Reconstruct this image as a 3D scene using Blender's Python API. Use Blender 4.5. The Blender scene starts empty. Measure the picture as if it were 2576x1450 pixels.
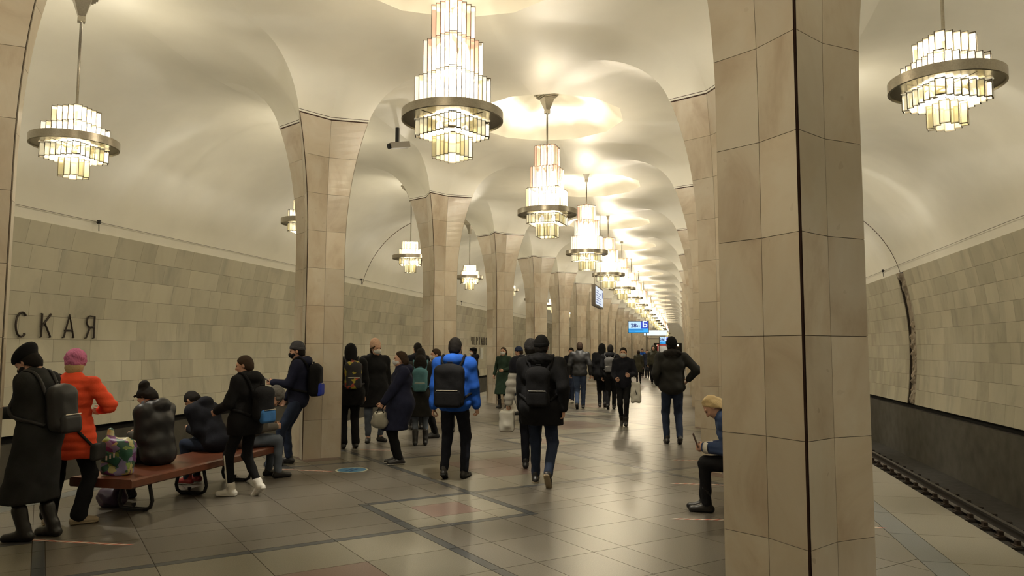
import bpy, bmesh, math, random
import numpy as np
from mathutils import Vector, Matrix

# ------------------------------------------------------------------ camera, world, exposure
SC = bpy.context.scene
COL = SC.collection
CX = 2.3803
YAW, PITCH, ROLL, FPX = math.radians(12.8686), math.radians(4.7102), math.radians(0.1674), 1878.57
cam = bpy.data.cameras.new('camera'); cam.sensor_width = 36.0; cam.lens = 36.0 * FPX / 2576.0
cam.clip_start = 0.05; cam.clip_end = 500
cam_ob = bpy.data.objects.new('camera', cam); COL.objects.link(cam_ob)
_fw = Vector((-math.sin(YAW) * math.cos(PITCH), math.cos(YAW) * math.cos(PITCH), math.sin(PITCH)))
_rt = Vector((math.cos(YAW), math.sin(YAW), 0)); _up = _rt.cross(_fw)
_rt, _up = _rt * math.cos(ROLL) + _up * math.sin(ROLL), _up * math.cos(ROLL) - _rt * math.sin(ROLL)
CAM = Vector((CX, 0, 1.6))
cam_ob.matrix_world = Matrix(((_rt.x, _up.x, -_fw.x, CAM.x), (_rt.y, _up.y, -_fw.y, CAM.y), (_rt.z, _up.z, -_fw.z, CAM.z), (0, 0, 0, 1)))
SC.camera = cam_ob
w = bpy.data.worlds.new('world'); SC.world = w; w.use_nodes = True
w.node_tree.nodes['Background'].inputs[0].default_value = (0.9, 0.92, 1.0, 1)
w.node_tree.nodes['Background'].inputs[1].default_value = 0.02
SC.view_settings.view_transform = 'Standard'; SC.view_settings.look = 'None'
SC.view_settings.exposure = 0.0; SC.view_settings.gamma = 1.0
SC.view_settings.use_curve_mapping = False
SC.cycles.max_bounces = 5; SC.cycles.diffuse_bounces = 3; SC.cycles.glossy_bounces = 2
SC.cycles.transparent_max_bounces = 10; SC.cycles.sample_clamp_indirect = 4.0
SC.cycles.caustics_reflective = False; SC.cycles.caustics_refractive = False
NAVE_W, AISLE_W = 1300.0, 625.0          # watts of each lamp
LAMP_COL = (1.0, 0.94, 0.81)

# ------------------------------------------------------------------ calibrated layout (metres)
P, Y0, XC = 5.7743, 4.6324, 3.0061      # bay length, first column row, column row offset from the hall axis
ZR, XA, ZC = 4.09, 4.81, 5.07           # lamp ring height, aisle lamp line, capital height
XE = 4.963                              # platform edge
ROW0, ROW1 = -2, 20                     # column rows built
YB, YF = Y0 + P * (ROW0 - .5), Y0 + P * (ROW1 + .5)

def pix(x, y, z=0.0):
    d = _fw + _rt * ((x - 1288) / FPX) + _up * ((725 - y) / FPX)
    return CAM + d * ((z - CAM.z) / d.z)
def to_px(p):
    d = Vector(p) - CAM; z = d.dot(_fw)
    return 1288 + FPX * d.dot(_rt) / z, 725 - FPX * d.dot(_up) / z, z

# ------------------------------------------------------------------ material helpers
def nodes_of(name):
    m = bpy.data.materials.new(name); m.use_nodes = True
    nt = m.node_tree; b = nt.nodes['Principled BSDF']
    return m, nt, b
def setc(b, col, rough=.5, metal=0.0, spec=.5):
    b.inputs['Base Color'].default_value = (*col, 1); b.inputs['Roughness'].default_value = rough
    b.inputs['Metallic'].default_value = metal; b.inputs['Specular IOR Level'].default_value = spec
def N(nt, t, **kw):
    n = nt.nodes.new(t)
    for k, v in kw.items(): setattr(n, k, v)
    return n
def ramp(nt, stops):
    r = N(nt, 'ShaderNodeValToRGB'); e = r.color_ramp.elements
    while len(e) < len(stops): e.new(0.5)
    for el, (p, c) in zip(e, stops): el.position = p; el.color = (*c, 1)
    return r
MATS = {}
def plain(name, col, rough=.6, metal=0.0, spec=.4, noise=0.0, scale=30.0, bump=0.0):
    if name in MATS: return MATS[name]
    m, nt, b = nodes_of(name); setc(b, col, rough, metal, spec)
    if noise or bump:
        tc = N(nt, 'ShaderNodeTexCoord'); n = N(nt, 'ShaderNodeTexNoise'); n.inputs['Scale'].default_value = scale; n.inputs['Detail'].default_value = 5
        nt.links.new(tc.outputs['Object'], n.inputs['Vector'])
        if noise:
            r = ramp(nt, [(.25, tuple(max(0, c * (1 - noise)) for c in col)), (.75, tuple(min(1, c * (1 + noise)) for c in col))])
            nt.links.new(n.outputs['Fac'], r.inputs['Fac']); nt.links.new(r.outputs['Color'], b.inputs['Base Color'])
        if bump:
            bp = N(nt, 'ShaderNodeBump'); bp.inputs['Strength'].default_value = bump; bp.inputs['Distance'].default_value = .01
            nt.links.new(n.outputs['Fac'], bp.inputs['Height']); nt.links.new(bp.outputs['Normal'], b.inputs['Normal'])
    MATS[name] = m; return m
def emit(name, col, strength):
    m, nt, b = nodes_of(name); setc(b, (0.02, 0.02, 0.02), .3)
    b.inputs['Emission Color'].default_value = (*col, 1); b.inputs['Emission Strength'].default_value = strength
    m.cycles.emission_sampling = 'NONE'
    MATS[name] = m; return m

def stone(name, base, vein, tint, rough, scale, stretch, per_piece=.16, vein_amt=.5, spec=.5):
    """polished stone: large blotches, fine veins, a value that changes from slab to slab"""
    m, nt, b = nodes_of(name); setc(b, base, rough, 0, spec); L = nt.links.new
    geo = N(nt, 'ShaderNodeNewGeometry'); oi = N(nt, 'ShaderNodeObjectInfo')
    rnd = N(nt, 'ShaderNodeMath', operation='ADD'); L(geo.outputs['Random Per Island'], rnd.inputs[0]); L(oi.outputs['Random'], rnd.inputs[1])
    fr = N(nt, 'ShaderNodeMath', operation='FRACT'); L(rnd.outputs[0], fr.inputs[0])
    mp = N(nt, 'ShaderNodeMapping'); mp.inputs['Scale'].default_value = stretch
    L(geo.outputs['Position'], mp.inputs['Vector'])
    off = N(nt, 'ShaderNodeMath', operation='MULTIPLY'); off.inputs[1].default_value = 37.0; L(fr.outputs[0], off.inputs[0])
    ad = N(nt, 'ShaderNodeVectorMath', operation='ADD'); L(mp.outputs[0], ad.inputs[0]); L(off.outputs[0], ad.inputs[1])
    n1 = N(nt, 'ShaderNodeTexNoise'); n1.inputs['Scale'].default_value = scale; n1.inputs['Detail'].default_value = 7; n1.inputs['Roughness'].default_value = .6; n1.inputs['Distortion'].default_value = .8
    L(ad.outputs[0], n1.inputs['Vector'])
    r1 = ramp(nt, [(.36, base), (.52, tint), (.72, vein)]); L(n1.outputs['Fac'], r1.inputs['Fac'])
    mx = N(nt, 'ShaderNodeMix', data_type='RGBA'); mx.inputs['Factor'].default_value = vein_amt
    mx.inputs['A'].default_value = (*base, 1); L(r1.outputs['Color'], mx.inputs['B'])
    mr = N(nt, 'ShaderNodeMapRange'); mr.inputs['To Min'].default_value = 1 - per_piece; mr.inputs['To Max'].default_value = 1 + per_piece * .5
    L(fr.outputs[0], mr.inputs['Value'])
    vm = N(nt, 'ShaderNodeVectorMath', operation='SCALE'); L(mx.outputs['Result'], vm.inputs[0]); L(mr.outputs[0], vm.inputs['Scale'])
    L(vm.outputs[0], b.inputs['Base Color'])
    n2 = N(nt, 'ShaderNodeTexNoise'); n2.inputs['Scale'].default_value = 9; L(geo.outputs['Position'], n2.inputs['Vector'])
    rr = N(nt, 'ShaderNodeMapRange'); rr.inputs['To Min'].default_value = rough * .75; rr.inputs['To Max'].default_value = rough * 1.35
    L(n2.outputs['Fac'], rr.inputs['Value']); L(rr.outputs[0], b.inputs['Roughness'])
    MATS[name] = m; return m
def granite(name, c, rough=.33):
    m, nt, b = nodes_of(name); setc(b, c, rough, 0, .45); L = nt.links.new
    geo = N(nt, 'ShaderNodeNewGeometry'); oi = N(nt, 'ShaderNodeObjectInfo')
    n = N(nt, 'ShaderNodeTexNoise'); n.inputs['Scale'].default_value = 120; n.inputs['Detail'].default_value = 3; L(geo.outputs['Position'], n.inputs['Vector'])
    n3 = N(nt, 'ShaderNodeTexNoise'); n3.inputs['Scale'].default_value = 1.1; n3.inputs['Detail'].default_value = 4; L(geo.outputs['Position'], n3.inputs['Vector'])
    r = ramp(nt, [(.3, tuple(x * .7 for x in c)), (.7, tuple(x * 1.25 for x in c))]); L(n.outputs['Fac'], r.inputs['Fac'])
    rnd = N(nt, 'ShaderNodeMath', operation='ADD'); L(geo.outputs['Random Per Island'], rnd.inputs[0]); L(oi.outputs['Random'], rnd.inputs[1])
    fr = N(nt, 'ShaderNodeMath', operation='FRACT'); L(rnd.outputs[0], fr.inputs[0])
    mr = N(nt, 'ShaderNodeMapRange'); mr.inputs['To Min'].default_value = .88; mr.inputs['To Max'].default_value = 1.08; L(fr.outputs[0], mr.inputs['Value'])
    m2 = N(nt, 'ShaderNodeMapRange'); m2.inputs['To Min'].default_value = .9; m2.inputs['To Max'].default_value = 1.1; L(n3.outputs['Fac'], m2.inputs['Value'])
    mu = N(nt, 'ShaderNodeMath', operation='MULTIPLY'); L(mr.outputs[0], mu.inputs[0]); L(m2.outputs[0], mu.inputs[1])
    vm = N(nt, 'ShaderNodeVectorMath', operation='SCALE'); L(r.outputs['Color'], vm.inputs[0]); L(mu.outputs[0], vm.inputs['Scale'])
    L(vm.outputs[0], b.inputs['Base Color'])
    MATS[name] = m; return m
def fabric(name, col, rough=.85, bump=.25, scale=220, sheen=.0):
    if name in MATS: return MATS[name]
    m, nt, b = nodes_of(name); setc(b, col, rough, 0, .12); L = nt.links.new
    tc = N(nt, 'ShaderNodeTexCoord'); n = N(nt, 'ShaderNodeTexNoise'); n.inputs['Scale'].default_value = scale; L(tc.outputs['Object'], n.inputs['Vector'])
    n2 = N(nt, 'ShaderNodeTexNoise'); n2.inputs['Scale'].default_value = 7; n2.inputs['Detail'].default_value = 4; L(tc.outputs['Object'], n2.inputs['Vector'])
    ad = N(nt, 'ShaderNodeMath', operation='MULTIPLY_ADD'); L(n2.outputs['Fac'], ad.inputs[0]); ad.inputs[1].default_value = 4.0; L(n.outputs['Fac'], ad.inputs[2])
    bp = N(nt, 'ShaderNodeBump'); bp.inputs['Strength'].default_value = bump; bp.inputs['Distance'].default_value = .012; L(ad.outputs[0], bp.inputs['Height']); L(bp.outputs['Normal'], b.inputs['Normal'])
    r = ramp(nt, [(.3, tuple(c * .8 for c in col)), (.7, tuple(min(1, c * 1.2) for c in col))]); L(n2.outputs['Fac'], r.inputs['Fac']); L(r.outputs['Color'], b.inputs['Base Color'])
    MATS[name] = m; return m
def glass_pane(name, col, strength, transp):
    """backlit lamp glass: gives off its own soft light and lets part of the lamp through"""
    m, nt, b = nodes_of(name); L = nt.links.new
    setc(b, tuple(c * .5 for c in col), .25); b.inputs['Emission Color'].default_value = (*col, 1); b.inputs['Emission Strength'].default_value = strength
    tr = N(nt, 'ShaderNodeBsdfTransparent'); tr.inputs[0].default_value = (1.0, .97, .9, 1)
    mx = N(nt, 'ShaderNodeMixShader'); mx.inputs[0].default_value = transp
    L(b.outputs[0], mx.inputs[1]); L(tr.outputs[0], mx.inputs[2])
    L(mx.outputs[0], nt.nodes['Material Output'].inputs['Surface'])
    m.cycles.emission_sampling = 'NONE'
    MATS[name] = m; return m

# ------------------------------------------------------------------ mesh helpers
class MB:
    """collects vertices and faces (with a material slot) for one mesh object"""
    def __init__(s): s.v = []; s.f = []; s.m = []
    def add(s, v, f, m=0):
        o = len(s.v); s.v += [tuple(p) for p in v]; s.f += [tuple(i + o for i in q) for q in f]; s.m += [m] * len(f)
    def box(s, lo, hi, m=0):
        x0, y0, z0 = lo; x1, y1, z1 = hi
        s.add([(x0, y0, z0), (x1, y0, z0), (x1, y1, z0), (x0, y1, z0), (x0, y0, z1), (x1, y0, z1), (x1, y1, z1), (x0, y1, z1)],
              [(0, 3, 2, 1), (4, 5, 6, 7), (0, 1, 5, 4), (1, 2, 6, 5), (2, 3, 7, 6), (3, 0, 4, 7)], m)
    def prism(s, pts, z0, z1, m=0):
        n = len(pts)
        s.add([(x, y, z0) for x, y in pts] + [(x, y, z1) for x, y in pts],
              [tuple(range(n - 1, -1, -1)), tuple(range(n, 2 * n))] + [(i, (i + 1) % n, (i + 1) % n + n, i + n) for i in range(n)], m)
    def tube(s, pts, r, n=8, closed=False, m=0, caps=True):
        pts = [Vector(p) for p in pts]; keep = [i for i in range(len(pts)) if i == 0 or (pts[i] - pts[i - 1]).length > 1e-6]
        if isinstance(r, (list, tuple)): r = [r[i] for i in keep]
        pts = [pts[i] for i in keep]; k = len(pts); rs = r if isinstance(r, (list, tuple)) else [r] * k
        ring = []; up = None
        for i, p in enumerate(pts):
            a = pts[(i - 1) % k] if (closed or i > 0) else p; b = pts[(i + 1) % k] if (closed or i < k - 1) else p
            t = (b - a).normalized()
            if up is None: up = Vector((0, 0, 1)) if abs(t.z) < .9 else Vector((1, 0, 0))
            u = t.cross(up).normalized(); v = u.cross(t).normalized(); up = v
            ring.append([p + (u * math.cos(2 * math.pi * j / n) + v * math.sin(2 * math.pi * j / n)) * rs[i] for j in range(n)])
        vs = [q for rg in ring for q in rg]; f = []
        for i in range(k if closed else k - 1):
            i2 = (i + 1) % k
            for j in range(n): f.append((i * n + j, i2 * n + j, i2 * n + (j + 1) % n, i * n + (j + 1) % n))
        if caps and not closed: f += [tuple(range(n - 1, -1, -1)), tuple(range((k - 1) * n, (k - 1) * n + n))]
        s.add(vs, f, m)
    def lathe(s, prof, n=32, m=0, closed=False):
        k = len(prof); vs = [(r * math.cos(2 * math.pi * j / n), r * math.sin(2 * math.pi * j / n), z) for r, z in prof for j in range(n)]
        f = [(i * n + j, i * n + (j + 1) % n, ((i + 1) % k) * n + (j + 1) % n, ((i + 1) % k) * n + j) for i in range(k if closed else k - 1) for j in range(n)]
        s.add(vs, f, m)
    def mesh(s, name, smooth=False):
        me = bpy.data.meshes.new(name); me.from_pydata(s.v, [], s.f); me.polygons.foreach_set('material_index', s.m)
        if smooth: me.polygons.foreach_set('use_smooth', [True] * len(s.f))
        me.update(); return me
    def build(s, name, mats, parent=None, smooth=False, loc=None, rz=0.0):
        me = s.mesh(name, smooth)
        for m in (mats if isinstance(mats, (list, tuple)) else [mats]): me.materials.append(m)
        return link(name, me, parent, loc, rz)
def link(name, me, parent=None, loc=None, rz=0.0):
    o = bpy.data.objects.new(name, me); COL.objects.link(o)
    if parent is not None: o.parent = parent
    if loc is not None: o.location = loc
    if rz: o.rotation_euler = (0, 0, rz)
    return o
def tag(o, label=None, cat=None, group=None, kind=None):
    if label: o['label'] = label
    if cat: o['category'] = cat
    if group: o['group'] = group
    if kind: o['kind'] = kind
    return o
def empty(name, loc=(0, 0, 0), rz=0.0):
    o = bpy.data.objects.new(name, None); COL.objects.link(o); o.location = loc; o.rotation_euler = (0, 0, rz); o.empty_display_size = .1
    return o
def copy_tree(o, parent=None):
    c = o.copy(); COL.objects.link(c)
    if parent is not None: c.parent = parent
    for ch in list(o.children): copy_tree(ch, c)
    return c
def np_mesh(name, v, f, mats, smooth=True):
    me = bpy.data.meshes.new(name); v = np.asarray(v, np.float32); f = np.asarray(f, np.int32)
    k = f.shape[1]
    me.vertices.add(len(v)); me.vertices.foreach_set('co', v.ravel())
    me.loops.add(f.size); me.loops.foreach_set('vertex_index', f.ravel())
    me.polygons.add(len(f)); me.polygons.foreach_set('loop_start', np.arange(0, f.size, k, dtype=np.int32))
    if smooth: me.polygons.foreach_set('use_smooth', np.ones(len(f), bool))
    me.update(calc_edges=True); me.validate()
    for m in mats: me.materials.append(m)
    return me

# ------------------------------------------------------------------ materials
M_COL = stone('beige_column_marble', (.66, .60, .50), (.40, .295, .195), (.60, .515, .40), .30, 1.9, (1, 1, .7), .14, .72)
M_WALL = stone('grey_wall_marble', (.60, .57, .455), (.34, .33, .28), (.54, .51, .41), .085, .9, (1, 1.5, .55), .14, .65)
M_GREY = granite('brown_grey_granite', (.108, .096, .078))
M_BEIGE = granite('beige_granite', (.143, .13, .098))
M_DARK = granite('dark_grey_granite', (.04, .043, .046))
M_PINK = granite('pink_brown_granite', (.13, .086, .07))
M_BLUE = granite('blue_grey_granite', (.085, .095, .10))
M_JOINT = plain('dark_joint', (.05, .04, .032), .9)
M_SEAM = plain('brown_seam', (.06, .03, .022), .8)
M_PLASTER = plain('cream_plaster', (.87, .845, .745), .42, 0, .45, noise=.03, scale=2.0)
M_BLACK = plain('shade_and_lens_black', (.012, .012, .012), .9)  # painted-in shade below the marble and in the way out; also lens black
M_TUNNEL = plain('dark_tunnel_plaster', (.075, .068, .055), .85, noise=.3, scale=3)
M_BALLAST = plain('track_concrete', (.035, .032, .028), .9, noise=.4, scale=8, bump=.4)
M_RAIL = plain('rail_steel', (.22, .21, .2), .3, .9)
M_RUST = plain('rusty_steel', (.05, .035, .025), .75, .3, noise=.3)
M_NICKEL = plain('brushed_nickel', (.40, .37, .31), .3, 1.0, noise=.12, scale=60)
M_LEAD = plain('dark_leading', (.10, .085, .06), .5, .6)
M_LETTER = plain('dark_bronze_letter', (.05, .04, .035), .4, .6)
M_WOOD = plain('mahogany_varnish', (.115, .038, .02), .3, 0, .5, noise=.25, scale=9)
M_TUBE = plain('black_tube_steel', (.03, .03, .032), .35, .5)
# ------------------------------------------------------------------ floor: granite slabs on a diagonal plaid
def clip_poly(pts, a, b, c):            # keep a*x+b*y<=c
    out = []
    for i, p in enumerate(pts):
        q = pts[(i + 1) % len(pts)]; dp, dq = a * p[0] + b * p[1] - c, a * q[0] + b * q[1] - c
        if dp <= 0: out.append(p)
        if dp * dq < 0:
            t = dp / (dp - dq); out.append((p[0] + (q[0] - p[0]) * t, p[1] + (q[1] - p[1]) * t))
    return out
def inset(pts, d):
    n = len(pts); cx = sum(p[0] for p in pts) / n; cy = sum(p[1] for p in pts) / n; out = []
    for i in range(n):
        p, a, b = Vector(pts[i]), Vector(pts[i - 1]), Vector(pts[(i + 1) % n])
        e1, e2 = (p - a), (b - p)
        if e1.length < 1e-5 or e2.length < 1e-5: continue
        n1, n2 = Vector((-e1.y, e1.x)).normalized(), Vector((-e2.y, e2.x)).normalized()
        den = 1 + n1.dot(n2)
        if den < .05: continue
        out.append(tuple(p + (n1 + n2) * (d / den)))
    return out
def area(pts): return .5 * sum(pts[i - 1][0] * pts[i][1] - pts[i][0] * pts[i - 1][1] for i in range(len(pts)))
mb = MB(); mb.box((-XE + .004, YB, -.35), (XE - .004, YF, -.005))
floor = tag(mb.build('floor', M_JOINT), kind='structure')
LU = P / math.sqrt(2); HS = .67; BW = .09; OX, OY = .03, 7.32
GMATS = [M_GREY, M_BEIGE, M_DARK, M_PINK, M_BLUE]
cuts = [-HS + 0, -HS + BW, -.27, .27, HS - BW, HS]
big = np.linspace(HS, LU - HS, 5).tolist()
edges = cuts + big[1:-1]                # one period from -HS to LU-HS
edges_n = edges + [LU - HS]
kinds = ['band', 'small', 'core', 'small', 'band'] + ['edge', 'mid', 'mid', 'edge']
tiles = []
def add_tile(pts, m):
    if len(pts) > 2 and area(pts) > .004: tiles.append((pts, m))
rng = range(-34, 36)
for i in rng:
    for j in rng:
        cxu, cyv = LU * i, LU * j
        yc = (cxu + cyv) / math.sqrt(2) + OY; xc_ = (cxu - cyv) / math.sqrt(2)
        if abs(xc_) > 9 or yc < YB - 4 or yc > 62: continue
        bg = ('edge', 'mid'); sm = ('small', 'core', 'band')
        def dark(i, a, j, b):                     # dark bands bound every small diamond and the big ones on the hall axis
            ka, kb = kinds[a], kinds[b]
            if ka in sm and kb in sm: return ka == 'band' or kb == 'band'
            if ka == 'band': return (i - (1 if a == 0 else 0)) == j
            if kb == 'band': return (j - (1 if b == 0 else 0)) == i
            return False
        for a in range(9):
            for b in range(9):
                ka, kb = kinds[a], kinds[b]
                u0, u1, v0, v1 = cxu + edges_n[a], cxu + edges_n[a + 1], cyv + edges_n[b], cyv + edges_n[b + 1]
                if dark(i, a, j, b): m = 2
                elif ka == 'band' or kb == 'band': continue   # no band here: the next slab reaches over
                elif ka in bg and kb in bg and i != j: m = 0
                elif ka == 'core' and kb == 'core': m = 3
                elif ka in sm and kb in sm: m = 1
                elif ka in bg and kb in bg: m = 3 if (ka == 'mid' and kb == 'mid') else 1
                else: m = 0
                eu0 = a == 5 and not dark(i, 4, j, b); eu1 = a == 8 and not dark(i + 1, 0, j, b); ev0 = b == 5 and not dark(i, a, j, 4); ev1 = b == 8 and not dark(i, a, j + 1, 0)
                if m == 2: eu0 = eu1 = ev0 = ev1 = False
                if eu0: u0 -= BW
                if eu1: u1 += BW
                if ev0: v0 -= BW
                if ev1: v1 += BW
                uv = []
                for (uu, vv, e1, e2, du, dv) in ((u0, v0, eu0, ev0, 1, 1), (u1, v0, eu1, ev0, -1, 1), (u1, v1, eu1, ev1, -1, -1), (u0, v1, eu0, ev1, 1, -1)):
                    if e1 and e2:
                        c1, c2, c3 = (uu, vv + dv * BW), (uu + du * BW, vv), (uu + du * BW, vv + dv * BW)
                        uv += [c1, c3, c2] if du * dv > 0 else [c2, c3, c1]
                    else: uv.append((uu, vv))
                q = [((u - v) / math.sqrt(2) + OX, (u + v) / math.sqrt(2) + OY) for u, v in uv]
                for cl in ((1, 0, 4.12), (-1, 0, 4.12), (0, 1, YF), (0, -1, -YB)):
                    q = clip_poly(q, *cl)
                    if len(q) < 3: break
                if len(q) >= 3: add_tile(q, m)
for s in (-1, 1):
    y = YB
    while y < 62:
        y1 = min(y + .9, YF)
        for x0, x1, m in ((4.12, 4.35, 4), (4.35, XE, 1)):
            q = [(x0, y), (x1, y), (x1, y1), (x0, y1)] if s > 0 else [(-x1, y), (-x0, y), (-x0, y1), (-x1, y1)]
            add_tile(q, m)
        y = y1
q0 = 62.0
for x0, x1, m in ((-XE, -4.35, 1), (-4.35, -4.12, 4), (-4.12, 4.12, 0), (4.12, 4.35, 4), (4.35, XE, 1)):
    for k in range(int((YF - q0) / 1.2)): add_tile([(x0, q0 + 1.2 * k), (x1, q0 + 1.2 * k), (x1, q0 + 1.2 * k + 1.2), (x0, q0 + 1.2 * k + 1.2)], m)
def seen(t):
    cx = sum(p[0] for p in t[0]) / len(t[0]); cy = sum(p[1] for p in t[0]) / len(t[0])
    x, y, z = to_px((cx, cy, 0))
    return z > 0 and -60 < x < 2640 and y < 1500, z, area(t[0])
score = []
for i, t in enumerate(tiles):
    ok, z, a = seen(t)
    score.append((a / z ** 3 if ok else 0, i))
score.sort(reverse=True); singles = {i for sc_, i in score[:300] if sc_ > 0}
rest = MB()
for i, (pts, m) in enumerate(tiles):
    ins = inset(pts, .0028)
    if len(ins) < 3 or area(ins) <= 0: continue
    if i in singles:
        b = MB(); b.prism(ins, -.02, 0.0); b.build('floor_slab', GMATS[m], floor)
    else:
        rest.prism(ins, -.02, 0.0, m)
tag(rest.build('floor_slabs_beyond', GMATS, floor), kind='stuff')

# ------------------------------------------------------------------ track pits, rails
for s, nm in ((1, 'right'), (-1, 'left')):
    mb = MB()
    lo, hi = (XE - .3, 9.4)
    def bx(x0, x1, z0, z1, m=0):
        a, b = sorted((s * x0, s * x1)); mb.box((a, YB, z0), (b, YF, z1), m)
    bx(XE - .3, 9.4, -1.6, -1.32)
    tag(mb.build('track_bed_' + nm, M_BALLAST), kind='structure')
    mb = MB(); bx(XE - .32, XE - .002, -1.32, -.36); tag(mb.build('platform_wall_' + nm, M_TUNNEL), kind='structure')
    mb = MB(); bx(8.42, 8.75, -1.32, .02); tag(mb.build('lower_wall_' + nm, M_TUNNEL), kind='structure')
    mb = MB(); bx(8.55, 8.75, .02, .155); tag(mb.build('ledge_wall_' + nm, M_BLACK), kind='structure')  # black strip paints in the shade beneath the overhanging marble
    tr = empty('railway_track', (s * 6.5, 0, -1.32))
    tag(tr, 'steel railway track in the dark pit beside the ' + ('wall with the carved stone slot' if s > 0 else 'wall with the station name'), 'track')
    prof = [(-.075, 0), (.075, 0), (.075, .012), (.012, .03), (.012, .13), (.036, .145), (.036, .18), (-.036, .18), (-.036, .145), (-.012, .13), (-.012, .03), (-.075, .012)]
    for xr in (-.76, .76):
        b = MB(); n = len(prof)
        b.add([(xr + x, YB, z + .06) for x, z in prof] + [(xr + x, YF, z + .06) for x, z in prof], [(i + n, (i + 1) % n + n, (i + 1) % n, i) for i in range(n)])
        b.build('rail', M_RAIL, tr)
    b = MB(); b.box((-1.25, -.11, -.02), (1.25, .11, .045)); sl = b.mesh('sleeper'); sl.materials.append(plain('tarred_wood', (.028, .022, .018), .9, noise=.3, scale=14))
    b = MB()
    for xr in (0,):
        b.box((xr - .17, -.09, .045), (xr + .17, .09, .062)); b.box((xr - .14, -.05, .062), (xr - .075, .05, .13)); b.box((xr + .075, -.05, .062), (xr + .14, .05, .13))
    ch = b.mesh('rail_chair'); ch.materials.append(M_RUST)
    y = 4.0 if s > 0 else 8.0
    while y < 60:
        o = link('sleeper', sl, tr, (0, y, 0)); [link('rail_chair', ch, tr, (xr, y, 0)) for xr in (-.76, .76)]; y += .62

# ------------------------------------------------------------------ walls: curved marble slabs
ZB_, ZT_ = .16, 3.75
def wall_x(z):                            # shallow concave curve
    t = (z - 1.75) / 2.0
    return 8.50 - .17 * (abs(t) ** 2.0) * (1.0 if t < 0 else 1.55)
NR = 9; RH = (ZT_ - ZB_) / NR
random.seed(5)
SLOT = {1: (22.05, 22.72), -1: (45.0, 45.6)}
for s, nm in ((-1, 'left'), (1, 'right')):
    mb = MB(); zs = np.linspace(ZB_ - .0, ZT_ + .0, 19)
    pr = [(wall_x(z) + .02, z) for z in zs]; po = [(wall_x(z) + .25, z) for z in zs[::-1]]
    prof = pr + po; n = len(prof)
    for ya, yb in ((YB, SLOT[s][0]), (SLOT[s][1], YF)):
        mb.add([(s * x, ya, z) for x, z in prof] + [(s * x, yb, z) for x, z in prof],
               [(i, (i + 1) % n, (i + 1) % n + n, i + n)[::s] for i in range(n)] + [tuple(range(n))[::s], tuple(range(2 * n - 1, n - 1, -1))[::s]])
    wall = tag(mb.build('wall_' + nm, M_JOINT), kind='structure')
    slabs = []
    for r in range(NR):
        z0, z1 = ZB_ + RH * r, ZB_ + RH * (r + 1); y = YB + random.uniform(0, .5)
        while y < YF - .3:
            wd = random.choice((.42, .55, .62, .7, .7, .85, 1.05)); y1 = min(y + wd, YF)
            a, b = SLOT[s]
            for p0, p1 in (((y, min(y1, a)), (max(y, b), y1)) if (y < b and y1 > a) else ((y, y1),)):
                if p1 - p0 > .02: slabs.append((p0, p1, z0, z1))
            y = y1
    def slab_geo(b, y0, y1, z0, z1):
        g = .0022; nz = 4; zz = np.linspace(z0 + g, z1 - g, nz)
        vs = [(s * wall_x(z), yy, z) for yy in (y0 + g, y1 - g) for z in zz] + [(s * (wall_x(z) + .025), yy, z) for yy in (y0 + g, y1 - g) for z in zz]
        F = []
        for k in range(nz - 1):
            F += [(k, k + 1, nz + k + 1, nz + k), (2 * nz + k, 3 * nz + k, 3 * nz + k + 1, 2 * nz + k + 1),
                  (k, 2 * nz + k, 2 * nz + k + 1, k + 1), (nz + k, nz + k + 1, 3 * nz + k + 1, 3 * nz + k)]
        F += [(0, nz, 3 * nz, 2 * nz), (nz - 1, 3 * nz - 1, 4 * nz - 1, 2 * nz - 1)]
        b.add(vs, [f[::s] for f in F])
    sc_ = []
    for i, (y0, y1, z0, z1) in enumerate(slabs):
        x, yy, z = to_px((s * 8.45, (y0 + y1) / 2, (z0 + z1) / 2))
        ok = z > 0 and -120 < x < 2700
        if s < 0 and ok and (738 < x < 862): ok = False
        if s > 0 and x < 2165: ok = False
        sc_.append((1 / z if ok else 0, i))
    sc_.sort(reverse=True); single = {i for v, i in sc_[:300] if v > 0}
    rest = MB()
    for i, sl in enumerate(slabs):
        if i in single:
            b = MB(); slab_geo(b, *sl); b.build('marble_slab', M_WALL, wall)
        else: slab_geo(rest, *sl)
    tag(rest.build('marble_slabs_beyond', M_WALL, wall), kind='stuff')
    # thin cable that runs above the marble, on small brackets
    cb = empty('wall_cable', (s * 8.14, 0, 3.93)); tag(cb, 'thin cable on small brackets above the ' + ('station name wall' if s < 0 else 'wall with the carved stone slot'), 'cable')
    b = MB(); b.tube([(0, YB, 0), (0, YF, 0)], .005, 6); b.build('cable', plain('grey_cable', (.22, .2, .17), .6), cb)
    for y in ((11.65, 23.3, 35) if s < 0 else (12.0, 23.7, 35)):
        b = MB(); b.box((-.03, y - .02, -.03), (.03, y + .02, .04)); b.tube([(0, y, -.03), (s * .02, y + .03, -.16)], .008, 6); b.box((-.05 if s < 0 else -.02, y - .012, -.01), (.02 if s < 0 else .05, y + .012, .015)); b.build('bracket', M_TUBE, cb)
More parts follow.
